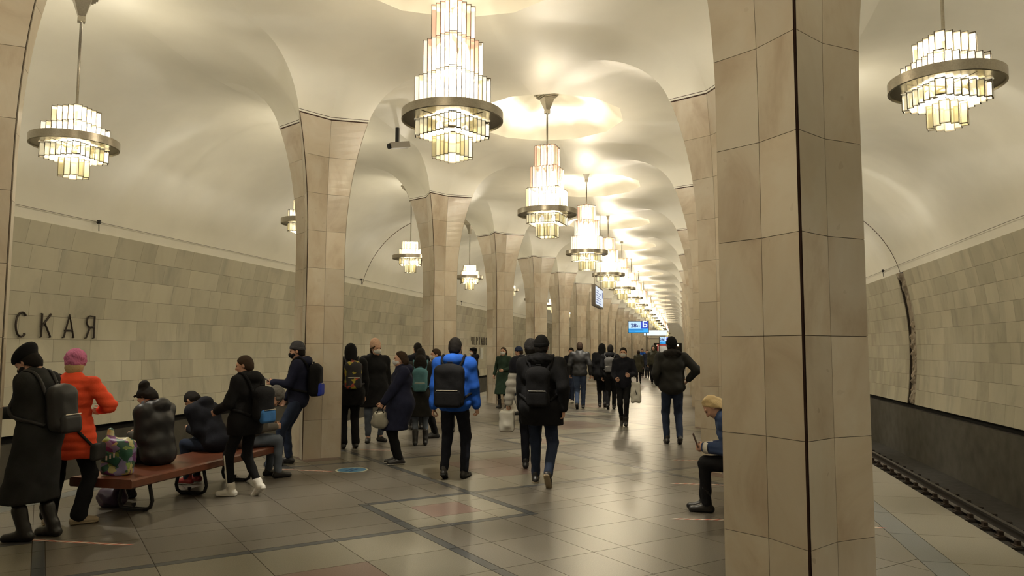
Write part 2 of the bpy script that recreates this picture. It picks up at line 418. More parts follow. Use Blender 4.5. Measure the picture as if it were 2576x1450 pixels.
# carved stone relief standing in the slot of each wall
M_RELIEF = plain('carved_stone', (.30, .25, .19), .6, noise=.5, scale=5, bump=.8)
for s in (1, -1):
    a, b_ = SLOT[s]; rs = random.Random(3); nu, nv = 13, 60; V = []; F = []
    bumps = [(rs.uniform(0, 1), rs.uniform(0, 1), rs.uniform(.05, .14), rs.uniform(.03, .11)) for _ in range(46)]
    for j in range(nv):
        z = ZB_ + (ZT_ - ZB_) * j / (nv - 1)
        for i in range(nu):
            u = i / (nu - 1); v = j / (nv - 1)
            d = sum(h * math.exp(-(((u - bu) * .7) ** 2 + ((v - bv) * 3.6) ** 2) / (w_ * w_ * .5)) for bu, bv, w_, h in bumps)
            d = round(d * 26) / 26 * .6 + d * .4
            V.append((s * (wall_x(z) + .075 - min(d, .075)), a + .004 + (b_ - a - .008) * u, z))
    for j in range(nv - 1):
        for i in range(nu - 1):
            q = (j * nu + i, j * nu + i + 1, (j + 1) * nu + i + 1, (j + 1) * nu + i); F.append(q[::-1] if s > 0 else q)
    o = len(V); V += [(s * (wall_x(ZB_ + (ZT_ - ZB_) * j / (nv - 1)) + .26), yy, ZB_ + (ZT_ - ZB_) * j / (nv - 1)) for j in range(nv) for yy in (a + .004, b_ - .004)]
    for j in range(nv - 1):
        F += [(o + 2 * j, j * nu, (j + 1) * nu, o + 2 * j + 2)[::s], (j * nu + nu - 1, o + 2 * j + 1, o + 2 * j + 3, (j + 1) * nu + nu - 1)[::s]]
    mb = MB(); mb.add(V, F)
    tag(mb.build('stone_relief', M_RELIEF), 'rough carved stone relief filling a vertical slot in the ' + ('marble wall beyond the visible rail' if s > 0 else 'far marble wall'), 'relief')
# end walls of the hall
for yy, nm in ((YB, 'back'), (YF, 'front')):
    mb = MB(); mb.box((-9.6, yy - .2, -1.6), (9.6, yy, 6.6)) if nm == 'back' else mb.box((-9.6, yy, -1.6), (9.6, yy + .2, 6.6))
    tag(mb.build('wall_' + nm, M_PLASTER), kind='structure')

# ------------------------------------------------------------------ columns: four-pointed star plan, flaring capital
def T_(z): return .417 + .345 * max(0, (z - 2.95) / (ZC - 2.95)) ** 2.3
def I_(z): return .252 + .125 * max(0, (z - 2.95) / (ZC - 2.95)) ** 2.0
def star_pt(k, z, off=0.0):               # k = 0..7, even = tip (0: +x), odd = inner vertex
    a = k * math.pi / 4; r = (T_(z) if k % 2 == 0 else I_(z)) + off
    return (r * math.cos(a), r * math.sin(a), z)
NS = 9; SH = (ZC - .03) / NS
def slab_col(b, k, row, m=0):
    z0, z1 = SH * row + .0017, SH * (row + 1) - .0017
    if row == 0: z0 = 0.0
    nz = 2 if z1 < 2.9 else 6; zs = np.linspace(z0, z1, nz)
    out = []; inn = []
    for z in zs:
        p, q = Vector(star_pt(k, z)), Vector(star_pt(k + 1, z)); e = (q - p); L = e.length; e.normalize()
        gp, gq = (.014, .0016) if k % 2 == 0 else (.0016, .014)
        p2, q2 = p + e * gp, q - e * gq
        nrm = Vector((e.y, -e.x, 0)); nrm = nrm if nrm.dot(p + q) > 0 else -nrm
        out.append((p2, q2)); inn.append((p2 + e * (.024 if k % 2 == 0 else 0) - nrm * .014, q2 - e * (0 if k % 2 == 0 else .024) - nrm * .014))
    vs = [v for pr in out for v in pr] + [v for pr in inn for v in pr]; o = 2 * nz; F = []
    for i in range(nz - 1):
        a = 2 * i; F += [(a, a + 1, a + 3, a + 2), (o + a, o + a + 2, o + a + 3, o + a + 1), (a, a + 2, o + a + 2, o + a), (a + 1, o + a + 1, o + a + 3, a + 3)]
    F += [(0, o, o + 1, 1), (2 * nz - 2, 2 * nz - 1, o + 2 * nz - 1, o + 2 * nz - 2)]
    b.add(vs, F, m)
def core_col(b, m=0):
    zs = [0, 1.5, 2.9] + list(np.linspace(3.1, ZC + .06, 12)); vs = [star_pt(k, z, -.017) for z in zs for k in range(8)]
    b.add(vs, [(i * 8 + k, i * 8 + (k + 1) % 8, (i + 1) * 8 + (k + 1) % 8, (i + 1) * 8 + k) for i in range(len(zs) - 1) for k in range(8)], m)
def band_col(b, m=0):
    for z0, z1, o in ((ZC - .012, ZC + .012, .002),):
        vs = [star_pt(k, z0, o) for k in range(8)] + [star_pt(k, z1, o) for k in range(8)] + [star_pt(k, z0, -.02) for k in range(8)] + [star_pt(k, z1, -.02) for k in range(8)]
        F = []
        for k in range(8):
            l = (k + 1) % 8; F += [(k, l, 8 + l, 8 + k), (8 + k, 8 + l, 24 + l, 24 + k), (l, k, 16 + k, 16 + l)]
        b.add(vs, F, m)
slab_me = {}
for k in range(8):
    for r in range(NS):
        b = MB(); slab_col(b, k, r); me = b.mesh('marble_slab'); me.materials.append(M_COL); slab_me[k, r] = me
b = MB(); core_col(b); core_me = b.mesh('core'); core_me.materials.append(M_SEAM)
b = MB(); band_col(b); band_me = b.mesh('capital_band'); band_me.materials.append(M_PLASTER)
b = MB(); core_col(b, 1); band_col(b, 2)
for k in range(8):
    for r in range(NS): slab_col(b, k, r, 0)
far_me = b.mesh('column'); [far_me.materials.append(m) for m in (M_COL, M_SEAM, M_PLASTER)]
COL_LABEL = {(1, 0): 'marble column with a dark brown seam on its edge, beside the seated blonde woman',
             (-1, 1): 'marble column that the man in the dark jacket with backpack leans at',
             (-1, 0): 'marble column nearest the standing woman in the long dark coat',
             (-1, 2): 'second marble column beyond the bench of seated people, behind the yellow jacket',
             (1, 1): 'marble column just beyond the seated blonde woman',
             (-1, 3): 'marble column beside the woman in the long green coat',
             (1, 2): 'marble column beside the man in dark jacket and jeans'}
for row in range(ROW0, ROW1 + 1):
    for s in (-1, 1):
        loc = (s * XC, Y0 + P * row, 0); key = (s, row)
        if key in COL_LABEL:
            c = empty('column', loc); tag(c, COL_LABEL[key], 'column', 'marble columns of the two rows')
            link('core', core_me, c); link('capital_band', band_me, c)
            for q, me in slab_me.items(): link('marble_slab', me, c)
        else:
            c = link('column', far_me, None, loc)
            tag(c, 'star-plan marble column further along the ' + ('row on the seated blonde woman\'s side' if s > 0 else 'row on the station name side'), 'column', 'marble columns of the two rows')

# ------------------------------------------------------------------ ceiling: star funnels, shallow round recesses, aisle vaults
RR, ZRIM, ZTOP = 1.41, 5.84, 6.40
ND = 12
def r_poly(phi):
    st = 2 * math.pi / ND; a = (phi + st / 2) % st - st / 2
    return RR * math.cos(st / 2) / math.cos(a)
HX_IN, HX_OUT, HY = XC, XA - XC, P / 2
def cap_r(th):                            # star outline of the capital in direction th
    k = int((th % (2 * math.pi)) // (math.pi / 4)); p, q = Vector(star_pt(k, ZC)), Vector(star_pt(k + 1, ZC)); d = Vector((math.cos(th), math.sin(th), 0))
    e = q - p; den = d.x * e.y - d.y * e.x
    return (p.x * e.y - p.y * e.x) / den
def ray_end(th):                          # cell: x in [-HX_OUT, HX_IN] (+x = towards the hall axis), y in [-HY, HY]
    c, s_ = math.cos(th), math.sin(th); t = 1e9
    if abs(c) > 1e-9: t = min(t, (HX_IN if c > 0 else HX_OUT) / abs(c))
    if abs(s_) > 1e-9: t = min(t, HY / abs(s_))
    hit = False
    if c > 0:                             # recess polygon centred at (HX_IN, +-HY)
        cy = HY if s_ > 0 else -HY
        lo, hi = 0, t
        def inside(tt):
            dx, dy = c * tt - HX_IN, s_ * tt - cy; r = math.hypot(dx, dy); return r < r_poly(math.atan2(dy, dx))
        if inside(t - 1e-6):
            for _ in range(40):
                md = (lo + hi) / 2
                if inside(md): hi = md
                else: lo = md
            t = hi; hit = True
    x, y = c * t, s_ * t
    if hit: z = ZRIM
    elif x > HX_IN - 1e-4: z = 5.74 + (ZRIM - 5.74) * min(1, abs(y) / (HY - RR)) ** 2
    elif x < -HX_OUT + 1e-4: z = 5.88 + .20 * (.5 - .5 * math.cos(math.pi * y / HY))
    else:
        z = ZRIM if x > 0 else ZRIM + (6.08 - ZRIM) * (abs(x) / HX_OUT)
    return t, z
def thetas(q):                            # one sector between two tips, with the cell's corners included
    a, b = q * math.pi / 2, (q + 1) * math.pi / 2
    base = [a + (b - a) * (.5 - .5 * math.cos(math.pi * i / 30)) for i in range(31)]
    ex = [math.atan2(sy * HY, -HX_OUT) for sy in (1, -1)] + [math.atan2(sy * HY, HX_IN - r_poly(math.pi)) for sy in (1, -1)] + [math.atan2(sy * (HY - r_poly(math.pi / 2)), HX_IN) for sy in (1, -1)]
    ex += [math.atan2(sy * HY + r_poly(f) * math.sin(f), HX_IN + r_poly(f) * math.cos(f)) for sy in (1, -1) for f in [math.pi / ND * (2 * i + 1) for i in range(ND)] if math.cos(f) < 0 and sy * math.sin(f) < 0]
    ex = [e % (2 * math.pi) for e in ex]
    pts = base + [e for e in ex if a + .004 < e < b - .004]
    pts.sort(); out = [pts[0]]
    for p in pts[1:]:
        if p - out[-1] > .006: out.append(p)
        elif p in ex: out[-1] = p
    if out[-1] != b: out[-1] = b
    return out
KR = 18
es = [0] + [(i / KR) ** 1.9 for i in range(1, KR + 1)]
sector = []
for q in range(4):
    th = thetas(q); V = []
    for t in th:
        r0 = cap_r(min(max(t, q * math.pi / 2 + 1e-6), (q + 1) * math.pi / 2 - 1e-6)) + .004; r1, z1 = ray_end(t); E = r1 - r0; EC = min(E, 1.05 + .35 * math.sin(2 * t) ** 2); e0 = .05
        for e in es:
            d = e * E; u = min(1, (d + e0) / (EC + e0)); u0 = e0 / (EC + e0)
            g = lambda x: (1 - (1 - x) ** 2.0) ** .5
            h = (g(u) - g(u0)) / (1 - g(u0)); zz = ZC + .02 + (min(z1, 5.86) - ZC - .02) * h
            zz += (z1 - min(z1, 5.86)) * e ** 2
            V.append(((r0 + d) * math.cos(t), (r0 + d) * math.sin(t), zz))
    n = len(es); F = [(i * n + j, i * n + j + 1, (i + 1) * n + j + 1, (i + 1) * n + j) for i in range(len(th) - 1) for j in range(n - 1)]
    sector.append((np.array(V), np.array(F)))
# recess dome
DV = [(0, 0, ZTOP)]; rings = [1, .96, .9, .8, .68, .54, .4, .25, .12]; nph = 72
for r in rings:
    for i in range(nph):
        f = 2 * math.pi * i / nph
        lob = .06 * (.5 + .5 * math.cos(ND * f / 2)) * (1 - r) * r * 4
        rr = r * (r_poly(f) if r > .85 else RR)
        DV.append((rr * math.cos(f), rr * math.sin(f), ZRIM + (ZTOP - ZRIM) * ((1 - r ** 1.7) ** .8) - lob * .5))
DF = [(1 + k * nph + i, 1 + k * nph + (i + 1) % nph, 1 + (k + 1) * nph + (i + 1) % nph, 1 + (k + 1) * nph + i) for k in range(len(rings) - 1) for i in range(nph)]
o = 1 + (len(rings) - 1) * nph; DT = [(o + i, o + (i + 1) % nph, 0, 0) for i in range(nph)]
# aisle outer vault per bay
yy_ = sorted(set([round(ray_end(t % (2 * math.pi))[0] * math.sin(t), 6) for q in (1, 2) for t in thetas(q) if abs(ray_end(t % (2 * math.pi))[0] * math.cos(t) + HX_OUT) < 1e-4]))
PHM = math.radians(76); XW, ZW = wall_x(ZT_) + .03, ZT_ - .002; NP = 22
AV = []; XCR = 5.45; PH0 = math.asin((XA - XCR) / (XW - XCR) * math.sin(PHM))
for y in yy_:
    zb = 5.88 + .20 * (.5 - .5 * math.cos(math.pi * y / HY))
    for i in range(NP + 1):
        ph = PH0 + (PHM - PH0) * i / NP; cz = lambda p_: (math.cos(p_) - math.cos(PHM)) / (1 - math.cos(PHM))
        AV.append((XCR + (XW - XCR) * math.sin(ph) / math.sin(PHM), y, ZW + (zb - ZW) * cz(ph) / cz(PH0)))
AF = [(a * (NP + 1) + i, a * (NP + 1) + i + 1, (a + 1) * (NP + 1) + i + 1, (a + 1) * (NP + 1) + i) for a in range(len(yy_) - 1) for i in range(NP)]
allv, allf, nv_ = [], [], 0
def put(v, f, flip):
    global nv_
    v = np.asarray(v, float); f = np.asarray(f, int)
    allv.append(v); allf.append((f[:, ::-1] if flip else f) + nv_); nv_ += len(v)
DTRI = []
for row in range(ROW0, ROW1 + 1):
    yc = Y0 + P * row
    for s in (-1, 1):
        for v, f in sector:
            w_ = v.copy(); w_[:, 0] = s * (XC - v[:, 0]); w_[:, 1] += yc; put(w_, f, s < 0)
        w_ = np.array(AV); w_[:, 0] *= s; w_[:, 1] += yc; put(w_, AF, s > 0)
    w_ = np.array(DV); w_[:, 1] += yc + HY
    DTRI += [(a + nv_, b + nv_, c + nv_) for a, b, c, d in DT]; put(w_, DF, True)
V = np.concatenate(allv); F = np.concatenate(allf)
me = bpy.data.meshes.new('ceiling'); nq, ntri = len(F), len(DTRI)
me.vertices.add(len(V)); me.vertices.foreach_set('co', V.astype(np.float32).ravel())
li = np.concatenate([F.ravel(), np.array(DTRI).ravel()]).astype(np.int32)
me.loops.add(len(li)); me.loops.foreach_set('vertex_index', li)
me.polygons.add(nq + ntri); me.polygons.foreach_set('loop_start', np.concatenate([np.arange(nq) * 4, nq * 4 + np.arange(ntri) * 3]).astype(np.int32))
me.polygons.foreach_set('use_smooth', np.ones(nq + ntri, bool)); me.update(calc_edges=True); me.materials.append(M_PLASTER)
tag(link('ceiling', me), kind='structure')

# thin curved seams in the aisle vaults
for n_, (s, ys) in enumerate(((1, 22.4), (-1, 23.6))):
    k_ = round((ys - Y0) / P); yl = ys - (Y0 + P * k_); zb = 5.88 + .20 * (.5 - .5 * math.cos(math.pi * yl / HY)); pts = []
    for i in range(16):
        ph = PHM * (1 - .72 * i / 15); cz = lambda p_: (math.cos(p_) - math.cos(PHM)) / (1 - math.cos(PHM))
        pts.append((s * (XCR + (XW - XCR) * math.sin(ph) / math.sin(PHM)), ys, ZW + (zb - ZW) * cz(ph) / cz(PH0) - .006))
    b = MB(); b.tube(pts, .009, 5); tag(b.build('trim_%d' % (n_ + 1), M_SEAM), kind='structure')
# black panel painting in the darkness of the far way out, behind warm lamps
mb = MB(); mb.box((-2.2, YF - .06, 0), (2.2, YF - .02, 2.7)); tag(mb.build('door_1', M_BLACK), kind='structure')
# ------------------------------------------------------------------ chandeliers
G_HOT = glass_pane('lit_glass_white', (1.0, .92, .76), .95, .42)
G_PINK = glass_pane('lit_glass_pinkish', (1.0, .62, .46), .62, .42)
G_CREAM = glass_pane('lit_glass_cream', (1.0, .84, .56), .72, .42)
G_LOW = glass_pane('lit_glass_pale_yellow', (1.0, .93, .68), .48, .42)
G_OLIVE = glass_pane('lit_glass_olive', (.86, .76, .42), .30, .40)
G_BULB = glass_pane('lit_bulb_glass', (1.0, .95, .84), 15.0, .68)
GLASS = [G_HOT, G_PINK, G_CREAM, G_LOW, G_OLIVE, G_BULB]
W0 = .042                                  # half width of the flat corner pane
def tier_panes(R, n):
    """(centre xy, width, angle of outward normal, rank 0..1 along the side) for a stepped diamond"""
    st = (R - W0) / n; out = []
    for c in range(4):
        base = c * math.pi / 2; rot = lambda x, y: (x * math.cos(base) - y * math.sin(base), x * math.sin(base) + y * math.cos(base))
        out.append((rot(0, -R), 2 * W0, base - math.pi / 2, 0.0))
        for i in range(n):
            x0, y0 = W0 + st * i, -R + st * i
            out.append((rot(x0, y0 + st / 2), st, base, (i + .5) / n if i < n / 2 else 1 - (i + .5) / n))
            if i < n - 1: out.append((rot(x0 + st / 2, y0 + st), st, base - math.pi / 2, (i + 1.) / n if i < n / 2 else 1 - (i + 1.) / n))
    return out
def outline(R, n):
    st = (R - W0) / n; pts = []
    for c in range(4):
        base = c * math.pi / 2; rot = lambda x, y: (x * math.cos(base) - y * math.sin(base), x * math.sin(base) + y * math.cos(base))
        pts.append(rot(-W0, -R)); pts.append(rot(W0, -R))
        for i in range(n):
            x0, y0 = W0 + st * i, -R + st * i
            pts.append(rot(x0, y0 + st))
            if i < n - 1: pts.append(rot(x0 + st, y0 + st))
    return pts
# name, R, n, z0, z1 relative to the ring's middle, kind of glass
NAVE = dict(D=1.09, band=.09, top=2.31, rod=(1.28, 1.86), tiers=[('upper_tier', .235, 4, .83, 1.23, 'u1'), ('middle_tier', .32, 6, .43, .83, 'u2'), ('wide_tier', .405, 8, .03, .43, 'u3'), ('lower_tier', .395, 8, -.22, -.05, 'l1'), ('bottom_tier', .215, 4, -.45, -.22, 'l2')])
AISLE = dict(D=.98, band=.095, top=2.0, rod=(.42, 1.53), tiers=[('upper_tier', .26, 4, .21, .42, 'u1a'), ('wide_tier', .365, 6, .02, .21, 'u3'), ('lower_tier', .365, 6, -.21, -.05, 'l1'), ('bottom_tier', .165, 2, -.42, -.20, 'l2')])
def glass_for(kind, rank, i):
    if kind == 'u1': return 1
    if kind == 'u1a': return 3 if i % 3 else 2
    if kind == 'u2': return 0 if i % 4 == 1 else 1
    if kind == 'u3': return 0 if i % 3 else 2
    if kind == 'l1': return 3 if (rank < .42 and i % 5) else 4
    return 3 if i % 3 == 0 else 4
pane_cache = {}
def pane_mesh(wd, h, g):
    key = (round(wd, 4), round(h, 4), g)
    if key not in pane_cache:
        b = MB(); b.box((-.002, -wd / 2 + .002, 0), (.002, wd / 2 - .002, h)); me = b.mesh('pane'); me.materials.append(GLASS[g]); pane_cache[key] = me
    return pane_cache[key]
BULBS = {'u1': (4, .09, .052), 'u2': (6, .145, .056), 'u3': (8, .205, .062), 'u1a': (0, 0, 0), 'l1': (4, .15, .036), 'l2': (0, 0, 0)}   # count, circle, radius
def bulb_geo(b, h, r, x=0, y=0, z=0, m=0):
    o = len(b.v); b.lathe([(.004, h * .06), (r * .7, h * .16), (r, h * .35), (r, h * .65), (r * .7, h * .84), (.004, h * .94)], 10, m)
    b.v[o:] = [(p[0] + x, p[1] + y, p[2] + z) for p in b.v[o:]]
def added_top_cover(b, R, n, z, m=0):  # added cover over the upper tier, weakens lamp light going up to the ceiling
    pts = [(x * .985, y * .985) for x, y in outline(R, n)]; k = len(pts)
    inn = [(.03 * math.cos(math.atan2(y, x)), .03 * math.sin(math.atan2(y, x))) for x, y in pts]
    for zz, fl in ((z, 1), (z + .004, -1)):
        b.add([(x, y, zz) for x, y in pts] + [(x, y, zz) for x, y in inn], [(i, (i + 1) % k, k + (i + 1) % k, k + i)[::fl] for i in range(k)], m)
def lead_geo(b, R, n, z0, z1, m=0):
    pts = outline(R, n); k = len(pts)
    for zz, hh in ((z0, .012), (z1 - .01, .01)):
        inn = [(x * .975, y * .975) for x, y in pts]; ou = [(x * 1.006, y * 1.006) for x, y in pts]
        vs = [(x, y, zz) for x, y in ou] + [(x, y, zz + hh) for x, y in ou] + [(x, y, zz) for x, y in inn] + [(x, y, zz + hh) for x, y in inn]
        F = []
        for i in range(k):
            j = (i + 1) % k; F += [(i, j, k + j, k + i), (2 * k + j, 2 * k + i, 3 * k + i, 3 * k + j), (j, i, 2 * k + i, 2 * k + j), (k + i, k + j, 3 * k + j, 3 * k + i)]
        b.add(vs, F, m)
    for x, y in pts: b.box((x - .0035, y - .0035, z0), (x + .0035, y + .0035, z1), m)
def plate_geo(b, D, band, R, n, m=0):
    pts = outline(R + .012, n); k = len(pts); Ro = D / 2 - .012
    for zz, fl in ((-band / 2 + .012, -1), (-band / 2 + .016, 1)):
        b.add([(x, y, zz) for x, y in pts] + [(Ro * math.cos(math.atan2(y, x)), Ro * math.sin(math.atan2(y, x)), zz) for x, y in pts], [(i, (i + 1) % k, k + (i + 1) % k, k + i)[::-fl] for i in range(k)], m)
def ring_geo(b, D, band, m=0):
    R = D / 2; b.lathe([(R, band / 2), (R, -band / 2), (R - .015, -band / 2 - .004), (R - .022, -band / 2 + .012), (R - .022, band / 2 - .006), (R - .012, band / 2)], 64, m, closed=True)
def canopy_geo(b, top, rod1, m=0):
    zt = top; z0 = rod1
    for k, (w_, h0, h1) in enumerate(((.205, zt - .05, zt), (.18, zt - .095, zt - .05), (.155, zt - .135, zt - .095), (.13, zt - .165, zt - .135))): b.box((-w_, -w_, h0), (w_, w_, h1), m)
    a, c = .105, .035
    b.add([(-a, -a, zt - .165), (a, -a, zt - .165), (a, a, zt - .165), (-a, a, zt - .165), (-c, -c, z0 + .06), (c, -c, z0 + .06), (c, c, z0 + .06), (-c, c, z0 + .06)],
          [(0, 1, 5, 4)[::-1], (1, 2, 6, 5)[::-1], (2, 3, 7, 6)[::-1], (3, 0, 4, 7)[::-1], (4, 5, 6, 7)[::-1]], m)
    b.box((-.042, -.042, z0), (.042, .042, z0 + .065), m)
def shared(spec):
    d = {}
    b = MB(); ring_geo(b, spec['D'], spec['band']); d['ring'] = b.mesh('ring', True); d['ring'].materials.append(M_NICKEL)
    me = d['ring']; bm = bmesh.new(); bm.from_mesh(me)
    for e in bm.edges: e.smooth = e.calc_face_angle(0) < .5
    bm.to_mesh(me); bm.free()
    low = [t for t in spec['tiers'] if t[5] == 'l1'][0]; b = MB(); plate_geo(b, spec['D'], spec['band'], low[1], low[2]); d['ring_plate'] = b.mesh('ring_plate'); d['ring_plate'].materials.append(M_NICKEL)
    up = spec['tiers'][0]; b = MB(); added_top_cover(b, up[1], up[2], up[4] - .02); d['added_top_cover'] = b.mesh('added_top_cover'); d['added_top_cover'].materials.append(G_CREAM)
    b = MB(); canopy_geo(b, spec['top'], spec['rod'][1]); d['canopy'] = b.mesh('canopy'); d['canopy'].materials.append(M_NICKEL)
    b = MB(); b.tube([(0, 0, -.05), (0, 0, spec['rod'][1] + .02)], .016, 10); d['rod'] = b.mesh('rod', True); d['rod'].materials.append(M_NICKEL)
    b = MB()
    for k in range(4):
        a = k * math.pi / 2 + math.pi / 4; b.tube([(0, 0, -.03), ((spec['D'] / 2 - .1) * math.cos(a), (spec['D'] / 2 - .1) * math.sin(a), -.03)], .008, 6)
    d['spokes'] = b.mesh('ring_spokes'); d['spokes'].materials.append(M_LEAD)
    for nm, R, n, z0, z1, kd in spec['tiers']:
        b = MB(); lead_geo(b, R, n, z0, z1); d[nm] = b.mesh(nm); d[nm].materials.append(M_LEAD)
        b = MB(); lead_geo(b, R, n, z0, z1, len(GLASS))
        for i, ((x, y), wd, a, rk) in enumerate(tier_panes(R, n)):
            g = glass_for(kd, rk, i); ca, sa = math.cos(a), math.sin(a); t, hw = .002, wd / 2 - .002
            vs = [(x + ca * u - sa * v, y + sa * u + ca * v, zz) for zz in (z0 + .005, z1 - .005) for u, v in ((-t, -hw), (t, -hw), (t, hw), (-t, hw))]
            b.add(vs, [(0, 3, 2, 1), (4, 5, 6, 7), (0, 1, 5, 4), (1, 2, 6, 5), (2, 3, 7, 6), (3, 0, 4, 7)], g)
        nb, rc, rb = BULBS[kd]
        for q in range(nb): bulb_geo(b, z1 - z0, rb, rc * math.cos(q * 2 * math.pi / nb + .4), rc * math.sin(q * 2 * math.pi / nb + .4), z0, 5)
        if nb: e = MB(); bulb_geo(e, z1 - z0, rb); d[nm + '_bulb'] = e.mesh('bulb', True); d[nm + '_bulb'].materials.append(G_BULB)
        d[nm + '_far'] = b.mesh(nm); [d[nm + '_far'].materials.append(m) for m in GLASS + [M_LEAD]]
    return d
SH_N, SH_A = shared(NAVE), shared(AISLE)
lamp_n = bpy.data.lights.new('chandelier_lamp', 'POINT'); lamp_n.energy = NAVE_W; lamp_n.color = LAMP_COL; lamp_n.shadow_soft_size = .09
lamp_a = bpy.data.lights.new('aisle_lamp', 'POINT'); lamp_a.energy = AISLE_W; lamp_a.color = LAMP_COL; lamp_a.shadow_soft_size = .08
def chandelier(spec, d, loc, rz, label, group, detail, lamp, lz):
    c = empty('chandelier', loc, rz); tag(c, label, 'chandelier', group)
    for k in ('ring', 'ring_plate', 'added_top_cover', 'canopy', 'rod', 'spokes'): link({'spokes': 'ring_spokes'}.get(k, k), d[k], c)
    for nm, R, n, z0, z1, kd in spec['tiers']:
        if detail:
            f = link(nm, d[nm], c); nb, rc, rb = BULBS[kd]
            for q in range(nb): link('bulb', d[nm + '_bulb'], f, (rc * math.cos(q * 2 * math.pi / nb + .4), rc * math.sin(q * 2 * math.pi / nb + .4), z0))
            for i, ((x, y), wd, a, rk) in enumerate(tier_panes(R, n)):
                link('pane', pane_mesh(wd, z1 - z0 - .01, glass_for(kd, rk, i)), f, (x, y, z0 + .005), a)
        else: link(nm, d[nm + '_far'], c)
    l = bpy.data.objects.new('lamp', lamp); COL.objects.link(l); l.parent = c; l.location = (0, 0, lz)
    return c
rnd = random.Random(11)
for k in range(ROW0, ROW1):
    y = Y0 + P * (k + .5)
    rz = {0: math.atan2(CX, y), 1: math.atan2(CX, y) + math.radians(27), 2: math.radians(8)}.get(k, rnd.uniform(-.8, .8))
    chandelier(NAVE, SH_N, (0, y, ZR), rz,
               {0: 'tall stepped glass chandelier over the hall, level with the bench of the patterned bag', 1: 'tall stepped glass chandelier over the hall, level with the surveillance camera', 2: 'tall stepped glass chandelier over the hall, next beyond the surveillance camera', 3: 'tall stepped glass chandelier over the hall, just beyond the boxy hanging light box'}.get(k, 'tall stepped glass chandelier in the long row over the middle of the hall'), 'chandeliers over the middle of the hall', k in (0, 1), lamp_n, .42)
for s in (-1, 1):
    for k in range(ROW0 + 1, 9):
        y = Y0 + P * (k + .5); rz = math.atan2(CX - s * XA, y) + (.05 if s < 0 else -.12) if k == 0 else rnd.uniform(-.8, .8)
        chandelier(AISLE, SH_A, (s * XA, y, ZR), rz, 'short glass chandelier over the ' + ('station name' if s < 0 else 'carved relief') + ' side platform, ' + ('level with the bench' if k == 0 else 'farther along than the bench' if k > 0 else 'before the bench'),
                   'chandeliers over the ' + ('station name' if s < 0 else 'carved relief') + ' side platform', k == 0, lamp_a, .22)

# ------------------------------------------------------------------ station name in thin bronze strokes
def arc(cx, cy, rx, ry, a0, a1, n=10): return [(cx + rx * math.cos(math.radians(a0 + (a1 - a0) * i / n)), cy + ry * math.sin(math.radians(a0 + (a1 - a0) * i / n))) for i in range(n + 1)]
GL = {'Ч': [[(.05, 1), (.05, .62), (.12, .5), (.45, .5)], [(.5, 1), (.5, 0)]], 'Е': [[(.5, 1), (.05, 1), (.05, 0), (.5, 0)], [(.05, .52), (.42, .52)]],
      'Р': [[(.05, 0), (.05, 1)] , [(.05, 1), (.3, 1)] + arc(.3, .74, .22, .26, 90, -90) + [(.05, .48)]], 'Т': [[(0, 1), (.56, 1)], [(.28, 1), (.28, 0)]],
      'А': [[(0, 0), (.28, 1), (.56, 0)], [(.1, .32), (.46, .32)]], 'Н': [[(.05, 0), (.05, 1)], [(.5, 0), (.5, 1)], [(.05, .5), (.5, .5)]],
      'О': [arc(.28, .5, .27, .5, 0, 360, 24)], 'В': [[(.05, 0), (.05, 1), (.3, 1)] + arc(.3, .76, .18, .24, 90, -90) + [(.05, .52)], [(.3, .52)] + arc(.3, .26, .23, .26, 90, -90) + [(.05, 0)]],
      'С': [arc(.3, .5, .28, .5, 48, 312, 20)], 'К': [[(.05, 0), (.05, 1)], [(.52, 1), (.06, .46)], [(.2, .6), (.54, 0)]],
      'Я': [[(.5, 0), (.5, 1), (.25, 1)] + arc(.25, .75, .22, .25, 90, 270) + [(.5, .5)], [(.25, .5), (.03, 0)]]}
def station_name(y_first, z0, hgt, pitch, label):
    root = empty('station_name_sign', (-wall_x(2.0) + .0, y_first, z0)); tag(root, label, 'sign')
    for i, ch in enumerate('ЧЕРТАНОВСКАЯ'):
        b = MB()
        for st in GL[ch]:
            b.tube([(.035, i * pitch + u * hgt * .98, v * hgt) for u, v in st], .017, 6)
            for u, v in (st[0], st[-1]): b.tube([(.0, i * pitch + u * hgt * .98, v * hgt), (.035, i * pitch + u * hgt * .98, v * hgt)], .008, 5)
        b.build('letter', M_LETTER, root)
station_name(10.30 - 8 * .505, 1.79, .41, .505, 'dark metal station name letters on the marble wall above the bench')
station_name(37.9, 1.85, .41, .5, 'dark metal station name letters on the wall far behind the woman in the green coat')

